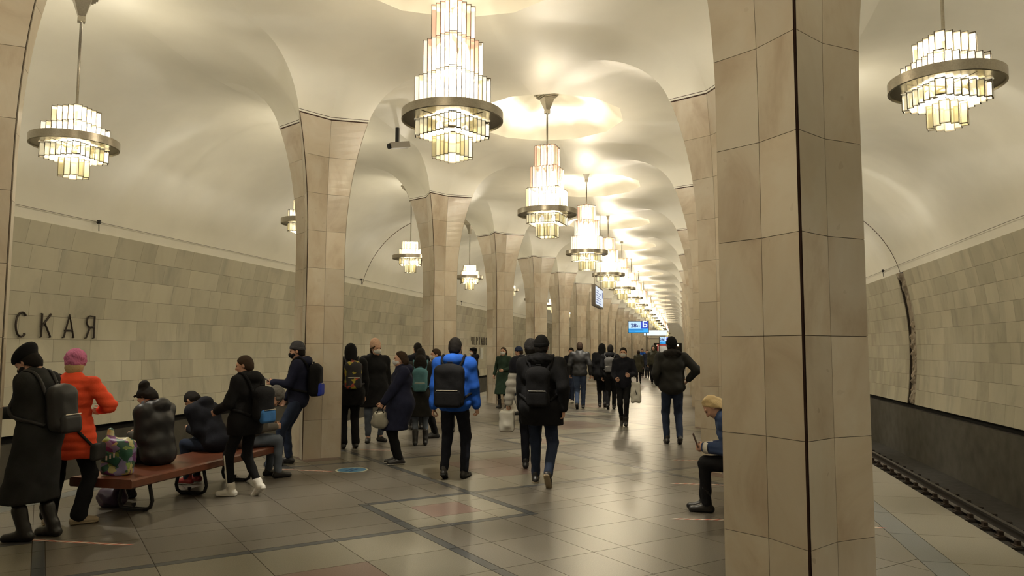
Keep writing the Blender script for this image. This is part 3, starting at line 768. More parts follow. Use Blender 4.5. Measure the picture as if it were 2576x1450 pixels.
# ------------------------------------------------------------------ benches
def bench(loc, label, L=2.5, W=.68):
    r = empty('bench', loc); tag(r, label, 'bench', 'varnished benches between the columns')
    b = MB(); zt, zb = .39, .305
    prof = [(-W / 2 + .012, zb), (W / 2 - .012, zb), (W / 2, zb + .012), (W / 2, zt - .015), (W / 2 - .015, zt), (-W / 2 + .015, zt), (-W / 2, zt - .015), (-W / 2, zb + .012)]
    n = len(prof); b.add([(x, 0, z) for x, z in prof] + [(x, L, z) for x, z in prof], [(i, (i + 1) % n, (i + 1) % n + n, i + n)[::-1] for i in range(n)] + [tuple(range(n)), tuple(range(2 * n - 1, n - 1, -1))])
    b.build('seat', M_WOOD, r)
    for y in (.48, L - 1.16, L - .3):
        b = MB(); pts = [(-.11, y, .302), (-.15, y, .27), (-.19, y, .10), (-.17, y, .04), (-.13, y, .02), (.13, y, .02), (.17, y, .04), (.19, y, .10), (.15, y, .27), (.11, y, .302)]
        b.tube(pts, .019, 10); b.build('leg', M_TUBE, r, smooth=True)
        b = MB(); b.box((-.12, y - .03, 0), (.12, y + .03, .022)); b.tube([(-.02, y, .02), (-.02, y, .05)], .012, 8); b.tube([(-.02, y, .05), (-.02, y, .075)], .02, 8); b.build('floor_bracket', M_TUBE, r)
bench((-2.93, 6.05, 0), 'long varnished wooden bench with black tube legs carrying the patterned bag')
bench((3.06, 6.9, 0), 'varnished wooden bench under the seated blonde woman', 1.9, .6)

# ------------------------------------------------------------------ screens, signs, small fixtures
def text_mesh(s, size, name='lettering', bold=0.0):
    cu = bpy.data.curves.new(name, 'FONT'); cu.body = s; cu.size = size; cu.align_x = 'CENTER'; cu.align_y = 'CENTER'; cu.extrude = .001; cu.offset = bold; cu.resolution_u = 3
    ob = bpy.data.objects.new(name, cu); COL.objects.link(ob); dg = bpy.context.evaluated_depsgraph_get(); dg.update()
    me = bpy.data.meshes.new_from_object(ob.evaluated_get(dg)); bpy.data.objects.remove(ob); return me
S_PALE = emit('screen_pale_blue', (.55, .80, 1.0), 1.0); S_BLUE = emit('screen_blue', (.01, .05, .55), 1.0); S_CYAN = emit('screen_cyan', (.02, .42, .95), 1.0)
S_WHITE = emit('screen_white', (.75, .9, 1.0), 1.15); S_NAVY = emit('screen_lettering_navy', (.01, .06, .35), .6); M_BEZEL = plain('screen_bezel', (.02, .02, .03), .35)
def screen(x, y, z0, wd, h, label, legs):
    r = empty('information_screen', (x, y, 0)); tag(r, label, 'screen')
    b = MB(); b.box((-wd / 2, -.04, z0), (wd / 2, .05, z0 + h)); b.build('housing', M_BEZEL, r)
    e = .03
    for nm, u0, u1, v0, v1, m in (('screen_panel', 0, .62, .36, 1, S_PALE), ('screen_panel', .62, 1, .36, 1, S_BLUE), ('screen_panel', 0, 1, 0, .36, S_CYAN)):
        b = MB(); W2, H2 = wd - 2 * e, h - 2 * e
        b.box((-wd / 2 + e + W2 * u0, -.046, z0 + e + H2 * v0), (-wd / 2 + e + W2 * u1, -.041, z0 + e + H2 * v1)); b.build(nm, m, r)
    for s_, size, u, v, m in (('28', .36, .27, .60, S_NAVY), ('11', .17, .5, .55, S_NAVY), ('Б', .52, .81, .68, S_WHITE)):
        me = text_mesh(s_, size * h / .75, bold=.012); me.materials.append(m); o = link('lettering', me, r, (-wd / 2 + wd * u, -.048, z0 + h * v)); o.rotation_euler = (math.pi / 2, 0, 0)
    for v, l in ((.22, .7), (.12, .3)):
        b = MB(); b.box((-wd * .46, -.048, z0 + h * v), (-wd * .46 + wd * l, -.046, z0 + h * v + .03)); b.build('lettering', S_NAVY, r)
    for lx in legs:
        b = MB(); b.tube([(lx, .02, .03), (lx, .02, z0 + .1)], .04, 10); b.lathe([(0, .03), (.16, .025), (.17, 0)], 20) if False else b.box((lx - .16, -.14, 0), (lx + .16, .18, .03)); b.build('pole', M_NICKEL, r)
screen(-.35, 48, 2.67, 1.30, .76, 'blue information screen on two poles reading 28 and a large letter', (-.43, .49))
screen(.55, 75, 2.18, .9, .70, 'smaller blue information screen far down the hall below the white light box', (-.3, .3))
# hanging light boxes
r = empty('light_box_sign', (.28, 60, 2.72)); tag(r, 'wide pale light box sign hanging beyond the blue screen', 'sign')
b = MB(); b.box((-.9, -.06, 0), (.9, .06, .43)); b.build('housing', M_NICKEL, r); b = MB(); b.box((-.88, -.066, .02), (.88, -.061, .41)); b.build('face', S_WHITE, r)
for x in (-.8, .8): b = MB(); b.tube([(x, 0, .43), (x, 0, 3.66)], .012, 6); b.build('hanger', M_NICKEL, r)
r = empty('light_box_sign', (-.085, 21.2, 2.86)); tag(r, 'boxy hanging light box sign with lines of print beside the chandeliers', 'sign')
b = MB(); b.box((-.055, 0, 0), (.055, 2.2, .61)); b.build('housing', plain('grey_sign_metal', (.12, .105, .09), .4, .6), r)
S_SIGN = emit('sign_face_white', (.72, .84, 1.0), .85); b = MB(); b.box((.056, .06, .05), (.061, 2.14, .56)); b.build('face', S_SIGN, r)
b = MB()
for i in range(6): b.box((.062, .2, .1 + .07 * i), (.0635, .2 + (1.4, 1.1, 1.3, .9, 1.35, .6)[i], .122 + .07 * i))
b.box((.062, 1.8, .32), (.0635, 2.0, .5)); b.build('lettering', S_NAVY, r)
for y in (.3, 1.9): b = MB(); b.tube([(0, y, .61), (0, y, 3.0)], .012, 6); b.build('hanger', M_NICKEL, r)
# red-framed map stand and an open gateway far down the hall
r = empty('map_stand', (.75, 66, 0)); tag(r, 'red framed grey map stand far down the hall', 'stand')
b = MB(); b.box((-.55, -.05, .3), (.55, .05, 2.1)); b.build('frame', plain('red_paint', (.28, .03, .03), .5), r); b = MB(); b.box((-.42, -.06, .45), (.3, -.051, 1.95)); b.build('map_sheet', plain('grey_sheet', (.45, .45, .45), .6), r)
for x in (-.4, .4): b = MB(); b.box((x - .04, -.15, 0), (x + .04, .15, .3)); b.build('foot', M_TUBE, r)
r = empty('gateway_frame', (.25, 57, 0)); tag(r, 'dark slender gateway frame standing under the pale light box', 'frame')
for x in (-.42, .42): b = MB(); b.box((x - .03, -.03, 0), (x + .03, .03, 2.55)); b.build('post', M_TUBE, r)
b = MB(); b.box((-.39, -.03, 2.4), (.39, .03, 2.46)); b.build('crossbar', M_TUBE, r)
# surveillance camera under the arch
r = empty('surveillance_camera', (-2.9, 13.2, 5.76)); tag(r, 'grey surveillance camera hanging under the arch between two columns', 'camera')
b = MB(); b.box((-.03, -.03, -.22), (.03, .03, .10)); b.build('bracket', M_TUBE, r)
b = MB(); b.box((-.07, -.2, -.05), (.07, .2, .06)); o = b.build('housing', plain('camera_grey', (.22, .2, .17), .5, .3), r); o.location = (.04, 0, -.27); o.rotation_euler = (.22, 0, -.75)
b = MB(); b.tube([(0, -.2, 0), (0, -.235, 0)], .05, 14); q = b.build('lens', M_BLACK, o)
# paper notices
M_PAPER = plain('white_paper', (.62, .62, .58), .7)
for loc, rz, sz, lb in (((-wall_x(1.4) + .02, 40.0, 1.05), math.pi / 2, (.55, .65), 'white paper notice on the wall under the far station name'),
                        ((-2.60, 27.9, 1.4), math.pi / 2 + .78, (.25, .4), 'white paper notice on a column near the hooded walker')):
    b = MB(); b.box((-sz[0] / 2, -.004, 0), (sz[0] / 2, .004, sz[1])); o = b.build('paper_notice', M_PAPER, None, loc=loc, rz=rz); tag(o, lb, 'notice')
# floor sticker and distancing tapes
st = pix(885, 1183); r = empty('floor_sticker', (st.x, st.y, 0)); tag(r, 'round blue distancing sticker on the floor beside the leaning man\'s column', 'sticker')
def disc(b, r0, r1, z, m=0, n=40):
    vs = [(q * math.cos(2 * math.pi * i / n), q * math.sin(2 * math.pi * i / n), zz) for zz in (.0003, z) for q in (r0, r1) for i in range(n)]; F = []
    for i in range(n):
        j = (i + 1) % n; F += [(2 * n + i, 3 * n + i, 3 * n + j, 2 * n + j), (n + i, n + j, 3 * n + j, 3 * n + i)]
    b.add(vs, F, m)
b = MB(); disc(b, .001, .19, .0012); b.build('blue_disc', plain('sticker_blue', (.05, .16, .28), .35), r)
b = MB(); disc(b, .19, .215, .0012); b.build('pale_rim', plain('sticker_rim', (.42, .42, .30), .4), r)
b = MB(); b.box((-.05, -.12, .0012), (-.015, .1, .0018)); b.box((.015, -.12, .0012), (.05, .1, .0018)); b.build('footprints', plain('sticker_navy', (.02, .06, .14), .4), r)
M_TW, M_TR = plain('tape_white', (.55, .5, .42), .5), plain('tape_red', (.40, .10, .07), .5)
def tape(a, c, label):
    a, c = Vector((a.x, a.y, 0)), Vector((c.x, c.y, 0)); d = c - a; L = d.length; ang = math.atan2(d.y, d.x); n = int(L / .09); b = MB(); w2 = .022
    for i in range(n): b.add([(i * .09 - .03, -w2, .001), (i * .09 + .015, -w2, .001), (i * .09 + .075, w2, .001), (i * .09 + .03, w2, .001), ], [(0, 1, 2, 3)], 0); b.add([(i * .09 + .015, -w2, .001), (i * .09 + .06, -w2, .001), (i * .09 + .12, w2, .001), (i * .09 + .075, w2, .001)], [(0, 1, 2, 3)], 1)
    o = b.build('floor_tape', [M_TW, M_TR], None, loc=a, rz=ang); tag(o, label, 'tape')
tape(pix(-60, 1352), pix(342, 1373), 'red and white striped tape on the floor at the dark coat woman\'s feet')
tape(pix(1690, 1306), pix(1860, 1310), 'red and white striped tape on the floor before the blonde woman\'s shoes')
tape(pix(1690, 1217), pix(1850, 1222), 'red and white striped tape on the floor behind the blonde woman\'s knees')
tape(pix(1690, 1158), pix(1790, 1160), 'faint red and white tape on the floor beyond the seated blonde woman')
tape(pix(660, 1180), pix(838, 1187), 'thin tape on the floor running from the bench to the blue sticker')
tape(pix(900, 1132), pix(1000, 1134), 'thin tape on the floor behind the woman in the navy coat')
tape(pix(2196, 1327), pix(2228, 1330), 'short red and white tape on the floor beside the blue-grey strip')

M_WARM = emit('warm_lamp_glass', (1.0, .7, .35), 5.0)
for i in range(5):
    r = empty('wall_lamp', (-1.6 + .8 * i, YF - .10, 2.2)); tag(r, 'small warm lamp glowing in the dark way out at the end of the hall', 'lamp', 'lamps in the far way out')
    b = MB(); b.box((-.05, 0, -.05), (.05, .05, .25)); b.build('bracket', M_TUBE, r); b = MB(); b.lathe([(.02, 0), (.10, .05), (.13, .15), (.10, .25), (.02, .3)], 12); o = b.build('shade', M_WARM, r, smooth=True); o.location = (0, -.12, -.03)
# ------------------------------------------------------------------ people: smooth volumes turned into continuous meshes
V3 = lambda *a: np.array(a, float)
class Vol:
    def __init__(s, lo, hi, res):
        s.res = res; s.lo = np.array(lo, float) - 2 * res; n = np.ceil((np.array(hi, float) + 2 * res - s.lo) / res).astype(int) + 1
        s.ax = [s.lo[i] + res * np.arange(n[i]) for i in range(3)]; s.D = np.full(n, 9.0, np.float32)
    def sub(s, lo, hi):
        sl = []
        for i in range(3):
            a = int(np.clip(np.floor((lo[i] - s.lo[i]) / s.res), 0, len(s.ax[i]) - 1)); b = int(np.clip(np.ceil((hi[i] - s.lo[i]) / s.res) + 1, a + 1, len(s.ax[i]))); sl.append(slice(a, b))
        X, Y, Z = np.meshgrid(*(s.ax[i][sl[i]] for i in range(3)), indexing='ij'); return tuple(sl), X, Y, Z
    def _mix(s, sl, d, k, cut=False):
        D = s.D[sl]
        if cut:
            h = np.clip(.5 - .5 * (D + d) / k, 0, 1); s.D[sl] = D * (1 - h) - d * h + k * h * (1 - h)
        else:
            h = np.clip(.5 + .5 * (D - d) / k, 0, 1); s.D[sl] = D * (1 - h) + d * h - k * h * (1 - h)
    def cone(s, a, b, r1, r2=None, k=.03, cut=False):
        a, b = np.array(a, float), np.array(b, float); r2 = r1 if r2 is None else r2; m = max(r1, r2) + k + 3 * s.res
        sl, X, Y, Z = s.sub(np.minimum(a, b) - m, np.maximum(a, b) + m); ba = b - a; L = max(ba @ ba, 1e-9)
        px, py, pz = X - a[0], Y - a[1], Z - a[2]; t = np.clip((px * ba[0] + py * ba[1] + pz * ba[2]) / L, 0, 1)
        s._mix(sl, np.sqrt((px - t * ba[0]) ** 2 + (py - t * ba[1]) ** 2 + (pz - t * ba[2]) ** 2) - (r1 + t * (r2 - r1)), k, cut)
    def ell(s, c, r, R=None, k=.03, cut=False):
        c, r = np.array(c, float), np.array(r, float); m = max(r) + k + 3 * s.res; sl, X, Y, Z = s.sub(c - m, c + m); p = [X - c[0], Y - c[1], Z - c[2]]
        if R is not None: p = [R[0, i] * p[0] + R[1, i] * p[1] + R[2, i] * p[2] for i in range(3)]   # into the local frame
        q = np.sqrt((p[0] / r[0]) ** 2 + (p[1] / r[1]) ** 2 + (p[2] / r[2]) ** 2); g = np.sqrt((p[0] / r[0] ** 2) ** 2 + (p[1] / r[1] ** 2) ** 2 + (p[2] / r[2] ** 2) ** 2)
        s._mix(sl, q * (q - 1) / np.maximum(g, 1e-6), k, cut)
    def rbox(s, c, h, rad, R=None, k=.01, cut=False):
        c, h = np.array(c, float), np.array(h, float); m = np.linalg.norm(h) + k + 3 * s.res; sl, X, Y, Z = s.sub(c - m, c + m); p = [X - c[0], Y - c[1], Z - c[2]]
        if R is not None: p = [R[0, i] * p[0] + R[1, i] * p[1] + R[2, i] * p[2] for i in range(3)]
        q = [np.abs(p[i]) - h[i] + rad for i in range(3)]
        s._mix(sl, np.sqrt(sum(np.maximum(x, 0) ** 2 for x in q)) + np.minimum(np.maximum(np.maximum(q[0], q[1]), q[2]), 0) - rad, k, cut)
    def plane(s, n, c):                      # keep n.p <= c
        X, Y, Z = np.meshgrid(*s.ax, indexing='ij', sparse=True); s.D = np.maximum(s.D, (n[0] * X + n[1] * Y + n[2] * Z - c).astype(np.float32))
    def quilt(s, amp, per, R=None):
        X, Y, Z = np.meshgrid(*s.ax, indexing='ij', sparse=True); s.D = (s.D - amp * np.abs(np.sin(math.pi * Z / per)) + amp * .5).astype(np.float32)
    def wrinkle(s, amp, fr, seed):
        X, Y, Z = np.meshgrid(*s.ax, indexing='ij', sparse=True); r = random.Random(seed); a = [r.uniform(0, 6) for _ in range(6)]
        s.D = (s.D + amp * (np.sin(fr * (Z + .5 * X) + a[0]) * np.sin(fr * .7 * (Y - .6 * X) + a[1]) + .6 * np.sin(fr * 1.7 * (Z - .4 * Y) + a[2]) * np.sin(fr * 1.3 * X + a[3]))).astype(np.float32)
    def verts(s):
        D = s.D; ins = D < 0; n = D.shape
        c8 = [ins[a:n[0] - 1 + a, b:n[1] - 1 + b, c:n[2] - 1 + c] for a in (0, 1) for b in (0, 1) for c in (0, 1)]
        sm = sum(x.astype(np.int8) for x in c8); idx = np.argwhere((sm > 0) & (sm < 8))
        if len(idx) == 0: return np.zeros((0, 3)), np.zeros((0, 4), int)
        num = np.full([n[0] - 1, n[1] - 1, n[2] - 1], -1, np.int32); num[tuple(idx.T)] = np.arange(len(idx)); acc = np.zeros((len(idx), 3)); cnt = np.zeros(len(idx))
        for ax in range(3):
            o1, o2 = [i for i in range(3) if i != ax]
            for u in (0, 1):
                for v in (0, 1):
                    A = idx.copy(); A[:, o1] += u; A[:, o2] += v; B = A.copy(); B[:, ax] += 1
                    da, db = D[tuple(A.T)], D[tuple(B.T)]; m = (da < 0) != (db < 0); t = np.where(m, da / np.where(m, da - db, 1), 0)
                    p = A.astype(float); p[:, ax] += t; acc += p * m[:, None]; cnt += m
        v = acc / cnt[:, None] * s.res + s.lo; F = []
        for ax in range(3):
            o1, o2 = [(1, 2), (2, 0), (0, 1)][ax]
            sa = [slice(1, -1)] * 3; sa[ax] = slice(0, -1); sb = [slice(1, -1)] * 3; sb[ax] = slice(1, None)
            a, b = ins[tuple(sa)], ins[tuple(sb)]; e = np.argwhere(a != b); flip = b[tuple(e.T)]
            e = e + 1; e[:, ax] -= 1; q = []
            for u, w_ in ((0, 0), (1, 0), (1, 1), (0, 1)):
                cidx = e.copy(); cidx[:, o1] -= u; cidx[:, o2] -= w_; q.append(num[tuple(cidx.T)])
            q = np.stack(q, 1); q[flip] = q[flip][:, ::-1]; F.append(q)
        F = np.concatenate(F); F = F[(F >= 0).all(1)]
        return v, F[:, ::-1] if False else F
def vol_obj(name, vols, mat, parent):
    vs, fs, o = [], [], 0
    for v in vols if isinstance(vols, list) else [vols]:
        a, f = v.verts(); vs.append(a); fs.append(f + o); o += len(a)
    me = np_mesh(name, np.concatenate(vs), np.concatenate(fs), [mat]); return link(name, me, parent)
def ik(a, t, l1, l2, pole):
    a, t, pole = np.array(a, float), np.array(t, float), np.array(pole, float); d = t - a; L = np.linalg.norm(d)
    if L > (l1 + l2) * .999: t = a + d / L * (l1 + l2) * .999; d = t - a; L = np.linalg.norm(d)
    e = d / L; x = (l1 * l1 - l2 * l2 + L * L) / (2 * L); h = math.sqrt(max(l1 * l1 - x * x, 1e-9)); p = pole - e * (pole @ e); p /= max(np.linalg.norm(p), 1e-6)
    return a + e * x + p * h, t
def rotx(a): c, s_ = math.cos(a), math.sin(a); return np.array([[1, 0, 0], [0, c, -s_], [0, s_, c]])
def roty(a): c, s_ = math.cos(a), math.sin(a); return np.array([[c, 0, s_], [0, 1, 0], [-s_, 0, c]])
def rotz(a): c, s_ = math.cos(a), math.sin(a); return np.array([[c, -s_, 0], [s_, c, 0], [0, 0, 1]])
SKIN = plain('skin', (.46, .27, .19), .55, 0, .35, noise=.06, scale=20)
M_EYE = plain('eye_dark', (.02, .015, .012), .2); M_MASKW = fabric('mask_white', (.60, .62, .62), .8, .1); M_MASKB = fabric('mask_black', (.012, .012, .014), .8, .1)
FAB = {}
def fab(name, col, **kw): return fabric('cloth_' + name, col, **kw)
BLACK = fab('black', (.008, .008, .009)); INK = fab('ink', (.011, .012, .018)); NAVY = fab('navy', (.013, .015, .033)); CHAR = fab('charcoal', (.024, .024, .023)); JEAN = fab('blue_jeans', (.045, .065, .12)); DJEAN = fab('dark_jeans', (.02, .028, .052)); LJEAN = fab('grey_jeans', (.10, .12, .16))
HAIRB = fabric('hair_black', (.012, .010, .009), .75, .5, 300); HAIRD = fabric('hair_brown', (.035, .022, .014), .75, .5, 300); HAIRL = fabric('hair_blonde', (.50, .38, .20), .5, .6, 260)
SHOE = plain('black_leather', (.014, .013, .013), .4); SHOEW = plain('white_canvas', (.62, .6, .55), .7); SHOET = plain('beige_shoe', (.30, .24, .16), .7); RUBW = plain('white_rubber', (.55, .53, .48), .6); SHOER = plain('red_shoe', (.22, .02, .02), .6)
def hand_vol(wrist, d, n, sc, curl, side, res):
    """palm, four unequal bent fingers and a thumb at the side of the palm; d along the hand, n out of the palm"""
    d = d / np.linalg.norm(d); n = n - d * (n @ d); n = n / max(np.linalg.norm(n), 1e-6); w_ = np.cross(d, n) * side     # towards the thumb
    v = Vol(wrist - .17 * sc, wrist + .17 * sc, res); ext = d * .19 * sc
    v = Vol(np.minimum(wrist, wrist + ext) - .08 * sc, np.maximum(wrist, wrist + ext) + .08 * sc, res)
    v.cone(wrist - d * .02 * sc, wrist + d * .015 * sc, .026 * sc, k=.012)
    for o in (-.027, -.009, .009, .027): v.cone(wrist + (d * .02 + w_ * o * .8) * sc, wrist + (d * .085 + w_ * o) * sc, .0135 * sc, .0115 * sc, k=.012)
    for o, L in ((.028, .070), (.009, .080), (-.009, .074), (-.027, .058)):
        p = wrist + (d * .085 + w_ * o) * sc; c1 = math.radians(18 + 62 * curl); c2 = c1 + math.radians(22 + 60 * curl); c3 = c2 + math.radians(15 + 40 * curl)
        for c_, fr, r in ((c1, .45, .0092), (c2, .32, .0084), (c3, .23, .0075)):
            q = p + (d * math.cos(c_) + n * math.sin(c_)) * L * fr * sc; v.cone(p, q, r * sc, r * .93 * sc, k=.003); p = q
    p = wrist + (d * .025 + w_ * .028 + n * .006) * sc; q = p + (d * .030 + w_ * .022 + n * .012 * (1 + curl)) * sc; r = q + (d * .032 + w_ * (.006 - .012 * curl) + n * .012 * (1 + 2 * curl)) * sc
    v.cone(p, q, .0125 * sc, .0105 * sc, k=.008); v.cone(q, r, .0102 * sc, .0085 * sc, k=.003)
    return v
def person(label, pos, face, H=1.70, res=.016, pelvis=None, lean=0.0, tilt=0.0, feet=None, hands=(None, None), hpole=(None, None), curl=(.3, .3), palm=(None, None), head=(0, 0), build=1.0,
           top=None, legs=None, shoes=None, hat=None, hair=None, mask=None, eyes=False, scarf=None, z0=0.0):
    s = H / 1.75; rt_ = empty('person', (pos[0], pos[1], z0), math.radians(face)); tag(rt_, label, 'person')
    hres = .0065 if res < .017 else .009
    pv = V3(*(pelvis if pelvis else (0, 0, .93))) * s; up = rotx(-math.radians(lean)) @ rotz(0) @ roty(math.radians(tilt)) @ V3(0, 0, 1); fw = np.cross(up, V3(1, 0, 0)); sd = np.cross(fw, up)
    R = np.stack([sd, fw, up], 1); at = lambda x, y, z: pv + R @ (V3(x, y, z) * s)
    feet = feet or ((-.1, 0, 0, 0), (.1, 0, 0, 0)); sh = [at(-.175 * build, -.01, .485), at(.175 * build, -.01, .485)]; hp = [pv + V3(-.088, 0, -.02) * s, pv + V3(.088, 0, -.02) * s]
    nk = at(0, -.005, .545); leg = []
    for i, f in enumerate(feet):
        yaw = math.radians(f[4]) if len(f) > 4 else 0.0; Rf = rotz(yaw) @ rotx(math.radians(f[3])); ank = V3(f[0], f[1], f[2]) * s + Rf @ V3(0, 0, .085) * s
        kn, ank = ik(hp[i], ank, .435 * s, .425 * s, rotz(yaw) @ V3(0, 1, .15)); leg.append((hp[i], kn, ank, Rf))
    arm = []
    for i in (0, 1):
        sg = -1 if i == 0 else 1; t = at(*hands[i]) if hands[i] else sh[i] + V3(sg * .06, .04, -.53) * s
        pl = hpole[i] if hpole[i] else (sg * .5, -1, -.3); el, wr = ik(sh[i], t, .285 * s, .255 * s, R @ V3(*pl)); arm.append((sh[i], el, wr))
    Rh = R @ rotz(math.radians(head[1])) @ rotx(-math.radians(head[0])); hc = nk + (up * .045 + fw * .01) * s + Rh @ V3(0, .015, .095) * s; hat_at = lambda x, y, z: hc + Rh @ V3(x, y, z) * s
    # --- body: one continuous figure
    allp = np.array([pv, nk, hc] + [p for l in leg for p in l[:3]] + [p for a in arm for p in a]); lo, hi = allp.min(0) - .22, allp.max(0) + .22
    v = Vol(lo, hi, .026)
    v.ell(at(0, 0, .36), V3(.135, .085, .17) * s, R, .05); v.ell(at(0, 0, .12), V3(.125, .085, .15) * s, R, .05); v.ell(pv, V3(.13, .09, .11) * s, None, .05); v.cone(sh[0], sh[1], .05 * s, k=.05); v.cone(at(0, 0, .45), nk + up * .05 * s, .06 * s, .052 * s, .04)
    for h_, kn, an, Rf in leg: v.cone(h_, kn, .07 * s, .048 * s, .04); v.cone(kn, an, .048 * s, .034 * s, .02); v.cone(an, an + Rf @ V3(0, .11, -.045) * s, .034 * s, .028 * s, .02)
    for a, e, w_ in arm: v.cone(a, e, .046 * s, .036 * s, .03); v.cone(e, w_, .036 * s, .026 * s, .02)
    hv = Vol(hc - .17 * s, hc + .17 * s, hres)
    hv.cone(nk - up * .02 * s, hat_at(0, -.018, -.06), .056 * s, .05 * s, .03)
    hv.ell(hat_at(0, -.012, .022), V3(.074, .094, .098) * s, Rh, .02); hv.ell(hat_at(0, .03, -.03), V3(.062, .066, .085) * s, Rh, .03); hv.cone(hat_at(-.03, .03, -.075), hat_at(.03, .03, -.075), .03 * s, k=.03); hv.cone(hat_at(0, .062, -.088), hat_at(0, .066, -.09), .022 * s, k=.02)
    for sg in (-1, 1):
        hv.ell(hat_at(sg * .032, .094, .012), V3(.019, .014, .012) * s, Rh, .012, True); hv.cone(hat_at(sg * .012, .084, .031), hat_at(sg * .046, .074, .029), .011 * s, k=.012); hv.ell(hat_at(sg * .076, -.008, -.005), V3(.010, .020, .030) * s, Rh, .008); hv.ell(hat_at(sg * .036, .068, -.025), V3(.022, .02, .02) * s, Rh, .02)
    hv.cone(hat_at(0, .086, .018), hat_at(0, .108, -.022), .009 * s, .0145 * s, .012); hv.cone(hat_at(-.02, .085, -.054), hat_at(.02, .085, -.054), .009 * s, k=.008); hv.cone(hat_at(-.018, .083, -.066), hat_at(.018, .083, -.066), .0095 * s, k=.008)
    hds = []
    for i, (a, e, w_) in enumerate(arm):
        sg = -1 if i == 0 else 1; d = w_ - e; d /= np.linalg.norm(d); n = R @ V3(*palm[i]) if palm[i] else V3(-sg, .15, 0); hds.append(hand_vol(w_ + d * .012, d, n, s, curl[i], sg, hres if hres < .008 else .008))
    vol_obj('body', [v, hv] + hds, SKIN, rt_)
    if eyes or hres < .008:
        for sg in (-1, 1):
            q = Vol(hat_at(sg * .031, .079, .012) - .02, hat_at(sg * .031, .079, .012) + .02, .004); q.ell(hat_at(sg * .031, .0795, .012), V3(.0125, .0105, .009) * s, Rh, .001); vol_obj('eye', q, M_EYE, rt_)
    # --- trousers
    lg = dict(m=BLACK, r=1.0, flare=0.0, end=.0); lg.update(legs or {}); q = lg['r']
    v = Vol(lo, hi, res); v.ell(pv + up * .02 * s, V3(.158 * build, .118 * build, .125) * s, None, .05)
    for h_, kn, an, Rf in leg:
        v.cone(h_, kn, .092 * s * q, .070 * s * q, .04); e = kn + (an - kn) * (.97 - lg['end']); v.cone(kn, e, .068 * s * q, (.052 + lg['flare']) * s * q, .02)
    v.wrinkle(.0035, 34, H); vol_obj('trousers', v, lg['m'], rt_)
    # --- shoes
    so = dict(m=SHOE, sole=None, boot=0.0, r=1.0); so.update(shoes or {})
    for h_, kn, an, Rf in leg:
        L = lambda x, y, z: an + Rf @ V3(x, y, z) * s
        def mk(r_, e):
            w2 = Vol(an - .27 * s, an + .29 * s, min(res, .013)); g = so['r']; w2.cone(L(0, -.045, -.045), L(0, .05, -.035), (.040 * g + e) * s, (.040 * g + e) * s, .02); w2.cone(L(0, .05, -.042), L(0, .155, -.055), (.042 * g + e) * s, (.036 * g + e) * s, .02); w2.cone(L(0, -.01, -.03), L(0, -.01, .03), (.043 * g + e) * s, (.041 * g + e) * s, .02)
            if so['boot'] and e == 0: w2.cone(an, an + (kn - an) * so['boot'], .046 * s * g, .058 * s * g, .02)
            u = Rf @ V3(0, 0, 1); w2.plane(-u, -(u @ an) + .085 * s); return w2, u
        w2, u = mk(1, 0); so_ = vol_obj('shoe', w2, so['m'], rt_)
        if so['sole'] is not None: w3, u = mk(1, .005); w3.plane(u, (u @ an) - .060 * s); vol_obj('sole', w3, so['sole'], so_)
    # --- jacket or coat
    tp = dict(m=BLACK, hem=.10, puff=0.0, hood=None, quilt=None, flare=0.0, fur=None, collar=True, yoke=None); tp.update(top or {}); b = build; pf = tp['puff']; zc_ = pv[2] - tp['hem'] * s
    lo2 = np.minimum(lo, V3(9, 9, zc_ - .1)); v = Vol(lo2, hi, res)
    v.ell(at(0, -.005, .36), V3(.178 * b + pf, .125 * b + pf, .185) * s, R, .06); v.ell(at(0, .01, .15), V3(.165 * b + pf, .128 * b + pf, .17) * s, R, .06); v.ell(pv, V3(.172 * b + pf, .132 * b + pf, .14) * s, None, .06); v.cone(sh[0], sh[1], (.068 + pf * .6) * s, k=.05); v.cone(at(0, -.01, .44), at(0, -.005, .53), (.10 + pf * .5) * s, .07 * s, .05)
    if tp['hem'] > .14:
        for h_, kn, an, Rf in leg:
            ln = np.linalg.norm(kn - h_); t = (tp['hem'] - .02) * s / max(ln, 1e-6); e = h_ + (kn - h_) * min(t, 1.0)
            if t > 1: e = kn + (an - kn) * min((t - 1), 1) * .6 + V3(0, 0, -1) * 0
            v.cone(h_ * .85 + pv * .15, e + V3(0, 0, -.06), (.125 * b + pf) * s, (.105 * b + pf + tp['flare']) * s, .09)
        m_ = (leg[0][1] + leg[1][1]) / 2; m_ = pv + (m_ - pv) * min(1.25, tp['hem'] / .45); v.cone(pv, V3(m_[0], m_[1], zc_ - .04), (.14 * b + pf) * s, (.13 * b + pf + tp['flare']) * s, .08)
    v.plane(V3(0, 0, -1) if lean < 35 else -up, -zc_ if lean < 35 else -(up @ pv) + tp['hem'] * s)
    for i, (a, e, w_) in enumerate(arm): v.cone(a, e, (.066 + pf * .55) * s, (.058 + pf * .6) * s, .035); v.cone(e, e + (w_ - e) * .96, (.056 + pf * .6) * s, (.046 + pf * .4) * s, .025)
    if tp['quilt']: v.quilt(*tp['quilt'])
    v.wrinkle(.004, 26, H + 1)
    if tp['collar']: v.cone(at(-.045, .0, .545), at(.045, .0, .545), .068 * s, k=.03); v.cone(at(0, .05, .50), at(0, .045, .55), .05 * s, k=.03)
    if tp['hood'] == 'down': v.ell(at(0, -.105, .53), V3(.125, .075, .085) * s, R @ rotx(.35), .025); v.cone(at(-.09, -.03, .535), at(.09, -.03, .535), .05 * s, k=.04)
    j = vol_obj('jacket', v, tp['m'], rt_)
